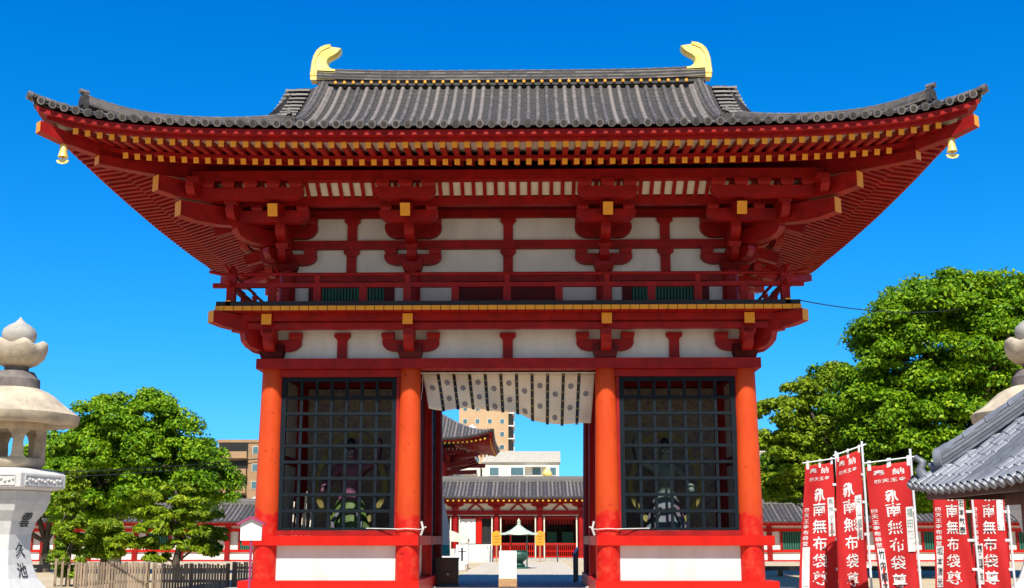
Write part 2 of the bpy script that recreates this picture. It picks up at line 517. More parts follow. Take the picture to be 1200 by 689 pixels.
# frieze wall of the lower storey
b = MB(); ringbox(b, 6.40, .02, 7.38, 6.416, 7.62, .06)
G(b, 'frieze_wall', M['plaster'])
def strut(z0, z1, w=.27, bw=.44):
    b = MB()
    b.box(-w / 2, w / 2, -.09, 0, z0, z1 - .2)
    n = [(-w / 2, z1 - .2), (-bw / 2 + .03, z1 - .12), (-bw / 2, z1 - .11), (-bw / 2, z1), (bw / 2, z1), (bw / 2, z1 - .11), (bw / 2 - .03, z1 - .12), (w / 2, z1 - .2)]
    b.prism(n, -.12, 0, lambda u, w_, a: (u, a, w_))
    return b
b = strut(6.416, 7.15)
sme = b.mesh('strut', M['red'])
def put(me, name, x, y, rz=0, parent=None, z=0):
    o = bpy.data.objects.new(name, me); COL.objects.link(o); o.parent = parent or gate
    o.location = (x, y - (3.7 if parent is None else 0), z); o.rotation_euler = (0, 0, rz); return o
bays = [-4.55, 0, 4.55]
for x in bays:
    put(sme, 'strut', x, .018); put(sme, 'strut', x, 7.382, math.pi)
for y in (1.85, 5.55):
    put(sme, 'strut', -6.402, y, -math.pi / 2); put(sme, 'strut', 6.402, y, math.pi / 2)

# ---- lower bracket cluster; local -y is outward
fy = lambda u, w, a: (u, a, w)
fx = lambda u, w, a: (a, -u, w)
def lower_cluster():
    m = MB(); m.prism(arm_poly(.78, 6.64, 6.96), -.13, .10, fy)
    m.prism([(.1, 6.62), (.1, 7.16), (.80, 7.16), (.80, 6.98), (.74, 6.90), (.70, 6.76), (.58, 6.64), (.42, 6.60)], -.135, .135, fx)
    root = m.build('bracket_cluster', M['red'], gate)
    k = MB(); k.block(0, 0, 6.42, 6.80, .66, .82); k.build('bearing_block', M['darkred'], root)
    for s in (-.62, .62):
        k = MB(); k.block(s, -.01, 6.962, 7.148, .36); k.build('bearing_block', M['red'], root)
    k = MB(); k.bar((0, .1, 7.38), (0, -.97, 7.38), .27, .29, 0, end=1); k.build('beam_end', RED, root)
    return root
lc = lower_cluster()
lc.location = (cxs[0], 0 - 3.7, 0)
lkids = kids(lc)
def place_cluster(src, ch, x, y, rz):
    c = copy_tree(src, gate, ch); c.location = (x, y - 3.7, 0); c.rotation_euler = (0, 0, rz); return c
for x in cxs[1:]: place_cluster(lc, lkids, x, 0, 0)
for x in cxs: place_cluster(lc, lkids, x, 7.4, math.pi)
for y in (0, 3.7, 7.4):
    place_cluster(lc, lkids, -6.45, y, -math.pi / 2); place_cluster(lc, lkids, 6.45, y, math.pi / 2)
# diagonal corner brackets below the balcony
for sx in (-1, 1):
    for cy, sy in ((0, -1), (7.4, 1)):
        d = Vector((sx, sy, 0)).normalized(); sd_ = Vector((-d.y, d.x, 0))
        o = Vector((sx * 6.45, cy, 0))
        m = MB()
        F = lambda u, w, a: tuple(o + d * u + sd_ * a + Vector((0, 0, w)))
        m.prism([(.1, 6.62), (.1, 7.2), (1.25, 7.2), (1.25, 7.06), (1.0, 7.05), (.95, 6.84), (.80, 6.69), (.5, 6.62)], -.13, .13, F)
        m.prism([(.2, 7.205), (.2, 7.50), (1.95, 7.53), (1.95, 7.22), (1.6, 7.14), (1.3, 7.11), (1.0, 7.205)], -.14, .14, F)
        m.prism([(1.951, 7.53), (1.951, 7.22), (1.956, 7.22), (1.956, 7.53)], -.14, .14, F, 1, 1)
        G(m, 'corner_bracket', RED)
# balcony beams and deck
b = MB()
ringbox(b, 7.18, -.73, 8.13, 7.155, 7.315, .2); ringbox(b, 7.30, -.85, 8.25, 7.365, 7.548, .24)
ringbox(b, 7.10, -.65, 8.05, 7.315, 7.365, .1)
G(b, 'balcony_beam', M['red'])
DX, DY = 7.76, 1.31
b = MB()
n = 62; w = 2 * DX / n
for i in range(n):
    x = -DX + i * w
    for (ya, yb, e) in ((-DY, .2, 'f'), (7.2, 7.4 + DY, 'k')):
        b.box(x + .008, x + w - .008, ya, yb, 7.55, 7.672, 0, {e: 1})
n = 29; w = 7.0 / n
for i in range(n):
    y = .2 + i * w
    for (xa, xb, e) in ((-DX, -6.1, 'l'), (6.1, DX, 'r')):
        b.box(xa, xb, y + .008, y + w - .008, 7.55, 7.672, 0, {e: 1})
b.box(-6.1, 6.1, .2, 7.2, 7.56, 7.66)
G(b, 'balcony_deck', RED)
b = MB(); ringbox(b, DX - .02, -DY + .03, 7.4 + DY - .03, 7.678, 7.80, .035)
G(b, 'deck_edge_net', M['netblack'])
# railing
b = MB()
RX, RY = 7.42, .98      # rail centre lines
for (x0, y0, x1, y1) in ((-RX, -RY, RX, -RY), (-RX, 7.4 + RY, RX, 7.4 + RY), (-RX, -RY, -RX, 7.4 + RY), (RX, -RY, RX, 7.4 + RY)):
    d = Vector((x1 - x0, y1 - y0, 0)).normalized()
    p0 = Vector((x0, y0, 0)); p1 = Vector((x1, y1, 0))
    off = .004 if abs(d.y) > .5 else 0
    b.bar(p0 - d * .5 + Vector((0, 0, 8.27 + off)), p1 + d * .5 + Vector((0, 0, 8.27 + off)), .12, .125)
    b.bar(p0 - d * .3 + Vector((0, 0, 7.76 + off)), p1 + d * .3 + Vector((0, 0, 7.76 + off)), .14, .15, 0, end=1, start=1)
    pts = [p0 - d * .62 + Vector((0, 0, 8.66 + off)), p0 - d * .35 + Vector((0, 0, 8.60 + off)), p0 + Vector((0, 0, 8.58 + off)), p1 + Vector((0, 0, 8.58 + off)), p1 + d * .35 + Vector((0, 0, 8.60 + off)), p1 + d * .62 + Vector((0, 0, 8.66 + off))]
    b.tube(pts, .045, 8)
rail = G(b, 'railing', RED)
pts_all = []
xs = [-6.32, -5.1, -3.86, -2.68, -1.39, 0, 1.39, 2.68, 3.86, 5.1, 6.32]
tall = {-5.1, -2.68, 0, 2.68, 5.1}
short = MB(); short.box(-.10, .10, -.07, .07, 7.835, 8.208); shm = short.mesh('railing_post', M['red'])
tl = MB(); tl.box(-.10, .10, -.07, .07, 7.835, 8.208); tl.box(-.062, .062, -.05, .05, 8.333, 8.46); tl.block(0, 0, 8.45, 8.54, .15, .7); tlm = tl.mesh('railing_post', M['red'])
cn = MB(); cn.box(-.11, .11, -.11, .11, 7.83, 8.80); cn.lathe([(.11, 8.80), (.14, 8.84), (.10, 8.93), (.03, 9.0), (.004, 9.02)], 10); cnm = cn.mesh('railing_post', M['red'])
for x in xs:
    me = tlm if x in tall else shm
    for y in (-RY, 7.4 + RY):
        o = bpy.data.objects.new('railing_post', me); COL.objects.link(o); o.parent = rail; o.location = (x, y, 0)
for y in (.3, 1.5, 2.65, 3.7, 4.75, 5.9, 7.1):
    for x in (-RX, RX):
        o = bpy.data.objects.new('railing_post', tlm if y in (1.5, 3.7, 5.9) else shm); COL.objects.link(o); o.parent = rail; o.location = (x, y, 0); o.rotation_euler = (0, 0, math.pi / 2)
for x in (-RX, RX):
    for y in (-RY, 7.4 + RY):
        o = bpy.data.objects.new('railing_post', cnm); COL.objects.link(o); o.parent = rail; o.location = (x, y, -.19)

# ---- upper storey
UY0, UY1, UX = .3, 7.1, 6.2
ucx = [-UX, -2.68, 2.68, UX]
b = MB(); b.lathe([(.22, 7.66), (.22, 8.95)], 20)
um = b.mesh('upper_column', M['red'], 50)
for y in (UY0, 3.7, UY1):
    for x in ucx:
        if y == 3.7 and abs(x) < 6: continue
        put(um, 'upper_column', x, y)
b = MB(); ringbox(b, UX - .08, UY0 + .08, UY1 - .08, 7.66, 10.9, .06)
G(b, 'upper_wall', M['plaster'])
b = MB()
ringbox(b, UX + .06, UY0 - .06, UY1 + .06, 9.595, 9.845, .13)
ringbox(b, UX + .06, UY0 - .06, UY1 + .06, 10.505, 10.85, .13)
ringbox(b, UX + .04, UY0 - .04, UY1 + .04, 8.66, 8.84, .11)
ringbox(b, UX + .03, UY0 - .03, UY1 + .03, 7.70, 7.86, .10)
G(b, 'wall_beam', M['red'])
sm1 = strut(8.845, 9.59).mesh('strut', M['red']); sm2 = strut(9.85, 10.50).mesh('strut', M['red'])
for me in (sm1, sm2):
    for x in (-4.42, 0, 4.42):
        put(me, 'strut', x, UY0 + .078); put(me, 'strut', x, UY1 - .078, math.pi)
    for y in (2.0, 5.4):
        put(me, 'strut', -UX + .078, y, -math.pi / 2); put(me, 'strut', UX - .078, y, math.pi / 2)
# windows and doors of the upper storey
for yy, rz in ((UY0 + .07, 0), (UY1 - .07, math.pi)):
    for cx in (-4.4, 4.4):
        b = MB(); W = .93
        b.box(-W - .28, -W, -.05, 0, 7.865, 8.655); b.box(W, W + .28, -.05, 0, 7.865, 8.655); b.box(-W - .28, W + .28, -.055, -.012, 7.862, 7.90)
        f = put(b.mesh('window_frame', M['darkred']), 'window', cx, yy, rz)
        b = MB(); b.box(-W, W, -.01, 0, 7.865, 8.655)
        b.build('window_backing', M['dark'], f)
        b = MB(); k = 21
        for i in range(k):
            x = -W + (i + .5) * 2 * W / k
            b.box(x - .026, x + .026, -.045, -.012, 7.866, 8.654)
        b.build('window_bars', M['green'], f)
    b = MB(); b.box(-1.5, -1.33, -.07, 0, 7.866, 8.654); b.box(1.33, 1.5, -.07, 0, 7.866, 8.654)
    b.box(-1.33, -.01, -.03, 0, 7.866, 8.654); b.box(.01, 1.33, -.03, 0, 7.866, 8.654)
    b.box(-1.33, 1.33, -.05, -.031, 8.50, 8.654)
    put(b.mesh('door', M['darkred']), 'door', 0, yy, rz)

# ---- upper bracket cluster; local origin on the wall line, -y outward
def upper_cluster():
    m = MB()
    m.prism(arm_poly(.80, 9.13, 9.43), -.13, .07, fy)
    m.prism(arm_poly(.80, 9.90, 10.30), -.13, .07, fy)
    m.prism(arm_poly(.50, 9.15, 9.50, True), -.13, .13, fx)
    m.prism([(0, 9.62), (0, 10.0), (1.22, 10.02), (1.22, 9.86), (1.12, 9.72), (1.0, 9.64), (.78, 9.60)], -.13, .13, fx)
    m.prism(arm_poly(.80, 10.02, 10.36), -1.33, -1.08, fy)
    m.prism(arm_poly(.80, 10.42, 10.74), -2.17, -1.93, fy)
    root = m.build('bracket_cluster', M['red'], gate)
    for (x, y, z0, z1, w) in ((0, 0, 8.93, 9.24, .56), (-.62, -.03, 9.432, 9.592, .34), (.62, -.03, 9.432, 9.592, .34), (-.62, -.03, 10.302, 10.502, .34), (.62, -.03, 10.302, 10.502, .34),
                              (0, -.42, 9.502, 9.622, .34), (-.62, -1.2, 10.362, 10.50, .32), (.62, -1.2, 10.362, 10.50, .32),
                              (-.60, -2.05, 10.742, 10.93, .36), (0, -2.05, 10.742, 10.93, .36), (.60, -2.05, 10.742, 10.93, .36)):
        k = MB(); k.block(x, y, z0, z1, w); k.build('bearing_block', M['red'], root)
    k = MB(); k.bar((0, .1, 10.80), (0, -2.12, 10.135), .26, .34, 0, end=1); k.build('tail_rafter', RED, root)
    return root
uc = upper_cluster(); ukids = kids(uc); uc.location = (ucx[0], UY0 - 3.7, 0)
for x in ucx[1:]: place_cluster(uc, ukids, x, UY0, 0)
for x in ucx: place_cluster(uc, ukids, x, UY1, math.pi)
for y in (UY0, 3.7, UY1):
    place_cluster(uc, ukids, -UX, y, -math.pi / 2); place_cluster(uc, ukids, UX, y, math.pi / 2)
# corner: long arms under the eaves purlin and diagonal arms
for sx in (-1, 1):
    for cy, sy in ((UY0, -1), (UY1, 1)):
        o = Vector((sx * UX, cy, 0)); d = Vector((sx, sy, 0)).normalized(); sd_ = Vector((-d.y, d.x, 0))
        F = lambda u, w, a: tuple(o + d * u + sd_ * a + Vector((0, 0, w)))
        m = MB()
        m.prism([(0, 9.14), (0, 9.52), (.75, 9.52), (.75, 9.38), (.66, 9.24), (.5, 9.15)], -.14, .14, F)
        m.prism([(0, 9.60), (0, 10.0), (1.75, 10.04), (1.75, 9.86), (1.65, 9.70), (1.45, 9.60), (1.1, 9.56)], -.14, .14, F)
        # arms parallel to the eaves
        for k, (off, z0, z1, L1) in enumerate(((1.2, 10.025, 10.355, 1.95), (2.05, 10.425, 10.735, 2.75))):
            e = k * .003
            P1 = lambda u, w, a: (sx * (UX + u), cy + sy * (off + a), w)
            P2 = lambda u, w, a: (sx * (UX + off + a), cy + sy * u, w)
            poly = [(0, z0 + e), (0, z1 - e), (L1, z1 - e), (L1, z1 - .13), (L1 - .06, z0 + .1), (L1 - .18, z0 + .01), (L1 - .3, z0 + e)]
            m.prism(poly, -.11, .11, P1)
            poly = [(u, w + .0022) for u, w in poly]
            m.prism(poly, -.11, .11, P2)
        rt = G(m, 'corner_bracket', M['red'])
        for off, z0, z1, ls in ((1.2, 10.36, 10.50, (1.2, 1.75)), (2.05, 10.74, 10.93, (1.2, 1.75, 2.4))):
            for u in ls:
                k = MB(); k.block(sx * (UX + u), cy + sy * off, z0, z1, .34); k.build('bearing_block', M['red'], rt)
                if abs(u - off) > .1:
                    k = MB(); k.block(sx * (UX + off), cy + sy * u, z0, z1, .34); k.build('bearing_block', M['red'], rt)
        for (L0, L1, zc0, zc1, zn0, zn1) in ((.4, 3.42, 10.30, 10.08, 9.90, 10.29), (1.2, 4.08, 10.70, 10.62, 10.44, 10.84)):
            k = MB()
            k.prism([(L0, zc0 - .2), (L0, zc0 + .2), (L1, zn1), (L1, zn0), (L1 - .5, zn0 - .06), (L1 - 1.1, zn0 - .05)], -.15, .15, F)
            k.prism([(L1 + .001, zn1), (L1 + .001, zn0), (L1 + .012, zn0), (L1 + .012, zn1)], -.15, .15, F, 1)
            k.build('tail_rafter', RED, rt)
# beams carried by the brackets, purlin, slanted ribbed coving
b = MB(); ringbox(b, UX + 1.2 + .11, UY0 - 1.31, UY1 + 1.31, 10.502, 10.72, .22)
G(b, 'bracket_beam', M['red'])
b = MB(); ringbox(b, UX + 2.05 + .13, UY0 - 2.18, UY1 + 2.18, 10.932, 11.20, .26)
G(b, 'eaves_purlin', M['red'])
for s, sy in ((UY0, -1), (UY1, 1)):
    b = MB(); rb = MB()
    ya, yb = s + sy * 1.30, s + sy * 1.93
    b.quad((-UX - 1.3, ya, 10.72), (UX + 1.3, ya, 10.72), (UX + 1.95, yb, 11.10), (-UX - 1.95, yb, 11.10))
    rb.bar((-UX - 1.25, ya, 10.715), (UX + 1.25, ya, 10.715), .05, .05)
    for i in range(51):
        x = (i - 25) * .30
        rb.bar((x, ya, 10.70), (x, yb, 11.08), .10, .07)
    cv = G(b, 'coving', M['cream']); rb.build('coving_ribs', M['red'], cv)
for sx in (-1, 1):
    b = MB(); rb = MB()
    xa, xb = sx * (UX + 1.30), sx * (UX + 1.93)
    b.quad((xa, UY0 - 1.3, 10.72), (xa, UY1 + 1.3, 10.72), (xb, UY1 + 1.95, 11.10), (xb, UY0 - 1.95, 11.10))
    rb.bar((xa, UY0 - 1.2, 10.712), (xa, UY1 + 1.2, 10.712), .05, .05)
    for i in range(29):
        y = 3.7 + (i - 14) * .30
        rb.bar((xa, y, 10.70), (xb, y, 11.08), .10, .07)
    cv = G(b, 'coving', M['cream']); rb.build('coving_ribs', M['red'], cv)
# closing ceiling between wall and coving
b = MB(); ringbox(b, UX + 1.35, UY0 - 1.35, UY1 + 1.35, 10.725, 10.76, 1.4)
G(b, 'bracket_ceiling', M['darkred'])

# ---- eaves: four sides in a common frame (s along the eave, t inward from its edge)
HX, HY, EY = 11.52, 8.4, -4.7
def lift(c, t, side=0):
    L = (.72 * math.exp(-c / 1.7) + .05 * max(0, 1 - c / 8)) * max(0, 1 - t / 9)
    if side % 2: L += .24 * min(1, max(0, c - t) / 3) * max(0, 1 - t / 5)
    return L
def side_pt(side, s, t, z):
    if side == 0: return (s, EY + t, z)
    if side == 1: return (HX - t, FY + s, z)
    if side == 2: return (-s, 2 * FY - EY - t, z)
    return (-HX + t, FY - s, z)
def strip(mb, side, t0, t1, z0, z1, k=.8, mi=0, n=40, slope0=0, slope1=0):
    """closed loft along one eave, mitred at the corners; z0/z1 bottom and top (at t0), rising by slope at t1"""
    H = HX if side % 2 == 0 else HY
    base = len(mb.v)
    for i in range(n + 1):
        q = -1 + 2 * i / n
        q = math.copysign(1 - (1 - abs(q)) ** 1.4, q)
        for t, dz in ((t0, 0), (t1, slope1)):
            s = q * (H - t)
            c = H - abs(s)
            L = k * lift(c, t, side)
            mb.v.append(side_pt(side, s, t, z0 + dz + L)); mb.v.append(side_pt(side, s, t, z1 + dz + L))
    for i in range(n):
        a = base + i * 4; e = a + 4
        for (p, q) in ((0, 1), (1, 3), (3, 2), (2, 0)):
            mb.face((a + p, a + q, e + q, e + p), mi)
    mb.face((base, base + 2, base + 3, base + 1), mi)
    a = base + n * 4; mb.face((a + 1, a + 3, a + 2, a), mi)
TF, TB = .38, 1.35     # t of flying rafter tips and base rafter tips
SLB, SLF = .325, .13
zb = 10.90; zf = 11.0  # centre heights of the tips mid-eave
b = MB(); c2 = MB(); c3 = MB()
for sd in range(4):
    strip(b, sd, TB - .02, TB + .16, zb + .078, zb + .165, .97)            # beam over base tips
    strip(c2, sd, .29, .42, zf + .078, zf + .26, .97)                        # eave board
    strip(c2, sd, .10, .29, zf + .16, zf + .285, .97)
    strip(c3, sd, TF - .06, TB + .25, zf + .085, zf + .10, .97, slope1=.13 * (TB + .25 - TF))
    strip(c3, sd, TB + .17, 4.9, zb + .09 + .04, zb + .11 + .04, .97, slope1=SLB * (4.9 - TB - .17))
G(b, 'rafter_tie', M['red']); G(c2, 'eave_board', M['red']); G(c3, 'soffit', M['cream'])
def rafter_mesh(t0, t1, z0, slope, name):
    m = MB(); m.bar((0, t1, z0 + slope * (t1 - t0)), (0, t0, z0), .135, .15, 0, end=1)
    return m
def rafter(mb, side, s, t0, t1, z0, slope, k, L=None):
    H = HX if side % 2 == 0 else HY
    l = k * lift(H - abs(s), t0, side)
    p1 = Vector(side_pt(side, s, t1, z0 + slope * (t1 - t0) + l)); p0 = Vector(side_pt(side, s, t0, z0 + l))
    mb.bar(p1, p0, .135, .15, 0, end=1)
fl_side, ba_side, ba_front = MB(), MB(), MB()
PITCH = .3008
flmesh = {}
for i in range(-35, 36):
    s = i * PITCH
    c = HX - abs(s)
    t1 = min(TB + .45, c - .12)
    if t1 < TF + .15: continue
    m = MB()
    m.bar((0, t1, SLF * (t1 - TF)), (0, TF, 0), .135, .15, 0, end=1)
    o = m.build('flying_rafter', RED, gate)
    o.location = (s, EY - FY, zf + .97 * lift(c, TF))
for sd in (1, 2, 3):
    H = HX if sd % 2 == 0 else HY
    n = int((H - .5) / PITCH)
    for i in range(-n, n + 1):
        s = i * PITCH; c = H - abs(s); t1 = min(TB + .45, c - .12)
        if t1 < TF + .15: continue
        rafter(fl_side, sd, s, TF, t1, zf, SLF, .97)
for sd in range(4):
    H = HX if sd % 2 == 0 else HY
    n = int((H - TB) / PITCH)
    for i in range(-n, n + 1):
        s = i * PITCH; c = H - abs(s); t1 = min(4.95, c - .12)
        if t1 < TB + .15: continue
        if sd == 0:
            m = MB(); m.bar((0, t1, SLB * (t1 - TB)), (0, TB, 0), .135, .15, 0, end=1)
            o = m.build('base_rafter', RED, gate); o.location = (s, EY - FY, zb + .97 * lift(c, TB))
        else:
            rafter(ba_side, sd, s, TB, t1, zb, SLB, .97)
o = G(fl_side, 'side_rafters', RED); tag(o, kind='stuff')
o = G(ba_side, 'side_rafters', RED); tag(o, kind='stuff')
# hip rafters
for sx in (-1, 1):
    for cy, sy in ((EY, -1), (2 * FY - EY, 1)):
        def H3(t, z): return Vector((sx * (HX - t), cy - sy * t, z))
        d = Vector((sx, sy, 0)).normalized(); side_ = Vector((-d.y, d.x, 0)) * .13
        def beam(mb, secs):
            base = len(mb.v)
            for t, z0, z1 in secs:
                p = H3(t, 0)
                for q, z in ((-1, z0), (1, z0), (1, z1), (-1, z1)):
                    mb.v.append(tuple(p + side_ * q + Vector((0, 0, z))))
            k = len(secs)
            for i in range(k - 1):
                for a in range(4):
                    e = (a + 1) % 4
                    mb.face((base + i * 4 + a, base + i * 4 + e, base + i * 4 + 4 + e, base + i * 4 + 4 + a), 0)
            mb.face((base, base + 1, base + 2, base + 3), 1); e = base + (k - 1) * 4
            mb.face((e + 3, e + 2, e + 1, e), 0)
        m = MB()
        beam(m, [(1.22, 10.84, 11.24), (1.7, 10.86, 11.20), (2.4, 10.92, 11.32), (3.4, 11.10, 11.6), (5.0, 11.75, 12.2)])
        G(m, 'hip_rafter', RED)
        m = MB()
        beam(m, [(.16, 11.31, 11.58), (.6, 11.16, 11.47), (1.2, 11.06, 11.38), (1.9, 11.14, 11.42)])
        G(m, 'hip_rafter', RED)

# ---- roof
RT = 8.4
def zr(c, t, side=0): return 11.385 + .29 * t + .0035 * t ** 3 + lift(c, t, side)
def tile_rows(mb, path, end_r=None, r=.088, n=6, seg=.36):
    """one roll of half-round tiles along path (list of points); slight taper in each tile"""
    P = [Vector(p) for p in path]
    ln = [0]
    for i in range(1, len(P)): ln.append(ln[-1] + (P[i] - P[i - 1]).length)
    tot = ln[-1]
    def at(d):
        for i in range(1, len(P)):
            if ln[i] >= d: return P[i - 1].lerp(P[i], (d - ln[i - 1]) / max(1e-6, ln[i] - ln[i - 1]))
        return P[-1]
    k = max(1, round(tot / seg))
    hd = (P[-1] - P[0]); hd.z = 0; hd.normalize()
    side_ = Vector((-hd.y, hd.x, 0))
    base = len(mb.v); rings = 0
    for i in range(k):
        for u, rr in ((i / k, r * 1.07), ((i + 1) / k - .004, r * .93)):
            p = at(u * tot); q = at(min(tot, u * tot + .05)); q0 = at(max(0, u * tot - .05))
            d = (q - q0).normalized(); nn = side_.cross(d)
            if nn.z < 0: nn = -nn
            for a in range(n + 1):
                th = math.pi * a / n
                mb.v.append(tuple(p + side_ * math.cos(th) * rr + nn * (math.sin(th) * rr)))
            rings += 1
    for i in range(rings - 1):
        for a in range(n):
            mb.face((base + i * (n + 1) + a, base + i * (n + 1) + a + 1, base + (i + 1) * (n + 1) + a + 1, base + (i + 1) * (n + 1) + a), 0)
    if end_r:
        p = P[0]; d = (P[1] - P[0]).normalized()
        mb.tube([p - d * .04, p + d * .05], end_r, 12, 0)
        mb.tube([p - d * .048, p - d * .03], end_r * .62, 10, 1)
TP = .2885
rolls = MB(); pans = MB()
XG = 6.34     # last full-length roll inside the gable verge
def pan_sheet(mb, side, s0, s1, t1a, t1b, half, ridge, gable=None):
    """stepped pan tiles between two rolls; t limit varies across"""
    k = max(1, int(round(max(t1a, t1b) / .24)))
    for i in range(k):
        f0 = i / k; f1 = (i + 1) / k
        pts = []
        for (s, T) in ((s0, t1a), (s1, t1b)):
            for f, dz in ((f0, .022), (f1, 0)):
                t = T * f; c = half - abs(s)
                pts.append(side_pt(side, s, t, zr(max(c, min(t, c if c > t else t)), t, side) + dz))
        a0, a1, b0, b1 = pts
        mid0 = tuple((a0[j] + b0[j]) / 2 - (.03 if j == 2 else 0) for j in range(3)); mid1 = tuple((a1[j] + b1[j]) / 2 - (.03 if j == 2 else 0) for j in range(3))
        n_ = len(mb.v); mb.v += [a0, mid0, b0, a1, mid1, b1]
        mb.face((n_, n_ + 1, n_ + 4, n_ + 3)); mb.face((n_ + 1, n_ + 2, n_ + 5, n_ + 4))
        lo = [tuple((p[0], p[1], p[2] - .03)) for p in (a0, mid0, b0)]
        m_ = len(mb.v); mb.v += lo
        mb.face((m_, m_ + 1, n_ + 1, n_)); mb.face((m_ + 1, m_ + 2, n_ + 2, n_ + 1))
for sd in range(4):
    half = HX if sd % 2 == 0 else HY
    full = RT if sd % 2 == 0 else HX - 6.6
    n = int(half / TP)
    def tm(s):
        c = half - abs(s)
        if sd % 2 == 0 and abs(s) < 7.05: return RT
        return min(c, full)
    for i in range(-n, n + 1):
        s = i * TP; c = half - abs(s)
        T = tm(s)
        if sd % 2 == 0 and XG < abs(s) < 7.1: T = min(c, 4.95)
        if T < .12: T = .12
        k = 16
        tile_rows(rolls, [side_pt(sd, s, T * j / k, zr(max(c, T * j / k), T * j / k, sd) + .01) for j in range(k + 1)], .103, .070)
        if i < n:
            s1 = s + TP
            pan_sheet(pans, sd, s, s1, tm(s), tm(s1), half, RT)
# corner rolls closing the eave corners
for sx in (-1, 1):
    for sy in (-1, 1):
        c0 = (sx * (HX + .03), FY + sy * (HY + .03))
        pts = []
        for j in range(8):
            t = j * .14
            pts.append((c0[0] - sx * t, c0[1] - sy * t, zr(t, t) + .03))
        tile_rows(rolls, pts, .11, .10)
roof = G(pans, 'roof', M['tile_dark'])
rolls.build('tile_rolls', [M['tile'], M['tile_dark']], roof, 50)
# gable verges: short rolls lying across, hung tiles and barge boards
for sx in (-1, 1):
    vg = MB(); gb = MB(); wl = MB()
    for sy in (-1, 1):
        for i in range(13):
            t = 4.95 + i * .265
            y = FY + sy * (HY - t)
            z = zr(9, t) + .02
            tile_rows(vg, [(sx * 7.16, y, z), (sx * 6.9, y, z + .01), (sx * 6.42, y, z + .01)], .10, .085, 6, .3)
        secs = []
        N = 10
        for j in range(N + 1):
            t = 4.6 + (RT - 4.6) * j / N
            secs.append((FY + sy * (HY - t), zr(9, t)))
        for j in range(N):
            (y0, z0), (y1, z1) = secs[j], secs[j + 1]
            xa, xb = sx * 6.98, sx * 7.06
            gb.hexa([(min(xa, xb), y0, z0 - .42), (max(xa, xb), y0, z0 - .42), (max(xa, xb), y1, z1 - .42), (min(xa, xb), y1, z1 - .42),
                     (min(xa, xb), y0, z0 - .06), (max(xa, xb), y0, z0 - .06), (max(xa, xb), y1, z1 - .06), (min(xa, xb), y1, z1 - .06)])
            xw = sx * 6.62
            wl.quad((xw, y0, 13.3), (xw, y1, 13.3), (xw, y1, z1 - .05), (xw, y0, z0 - .05))
            gb.quad((sx * 6.3, y0, z0 - .07), (sx * 6.3, y1, z1 - .07), (xa, y1, z1 - .07), (xa, y0, z0 - .07))
    vo = vg.build('verge_tiles', [M['tile_pale'], M['tile_dark']], roof)
    G(gb, 'barge_board', M['red']); G(wl, 'gable_wall', M['plaster'])
# descending ridges
def ridge_path(mb, pts, w, h, layers=4, cap=.1, face_end=True):
    """stacked flat tiles with a half round cap along pts (bottom centre line)"""
    P = [Vector(p) for p in pts]
    for l in range(layers):
        z0 = h * l / layers; z1 = h * (l + 1) / layers - .012
        ww = w * (1 - .10 * l)
        base = len(mb.v)
        for i, p in enumerate(P):
            d = P[min(i + 1, len(P) - 1)] - P[max(0, i - 1)]; d.z = 0; d.normalize(); s_ = Vector((-d.y, d.x, 0)) * ww / 2
            for q, z in ((-1, z0), (1, z0), (1, z1), (-1, z1)): mb.v.append(tuple(p + s_ * q + Vector((0, 0, z))))
        for i in range(len(P) - 1):
            for a in range(4):
                e = (a + 1) % 4
                mb.face((base + i * 4 + a, base + i * 4 + e, base + i * 4 + 4 + e, base + i * 4 + 4 + a), 0)
        mb.face((base, base + 1, base + 2, base + 3), 0)
        e = base + (len(P) - 1) * 4; mb.face((e + 3, e + 2, e + 1, e), 0)
    # dark core
    base = len(mb.v)
    for i, p in enumerate(P):
        d = P[min(i + 1, len(P) - 1)] - P[max(0, i - 1)]; d.z = 0; d.normalize(); s_ = Vector((-d.y, d.x, 0)) * w * .34
        for q, z in ((-1, .0), (1, .0), (1, h), (-1, h)): mb.v.append(tuple(p + s_ * q + Vector((0, 0, z))))
    for i in range(len(P) - 1):
        for a in range(4):
            e = (a + 1) % 4
            mb.face((base + i * 4 + a, base + i * 4 + e, base + i * 4 + 4 + e, base + i * 4 + 4 + a), 1)
    tile_rows(mb, [tuple(p + Vector((0, 0, h - .02))) for p in P], cap * 1.15 if face_end else None, cap, 6, .3)
def ogre(mb, p, d, s=1):
    """ridge-end ornament facing direction d"""
    d = Vector(d).normalized(); side_ = Vector((-d.y, d.x, 0)); p = Vector(p)
    F = lambda u, w, a: tuple(p + side_ * u * s + Vector((0, 0, w * s)) + d * a)
    poly = [(-.24, -.05), (-.26, .12), (-.20, .26), (-.22, .36), (-.12, .42), (-.05, .50), (.05, .50), (.12, .42), (.22, .36), (.20, .26), (.26, .12), (.24, -.05)]
    mb.prism(poly, 0, .12 * s, F, 1)
    mb.prism([(u * .6, w * .6 + .08) for u, w in poly], .12 * s, .18 * s, F, 1)
    c = p + Vector((0, 0, .52 * s))
    mb.tube([c - d * .05, c + d * .22 * s], .085 * s, 10, 0)
m_rd = [M['tile'], M['tile_dark']]
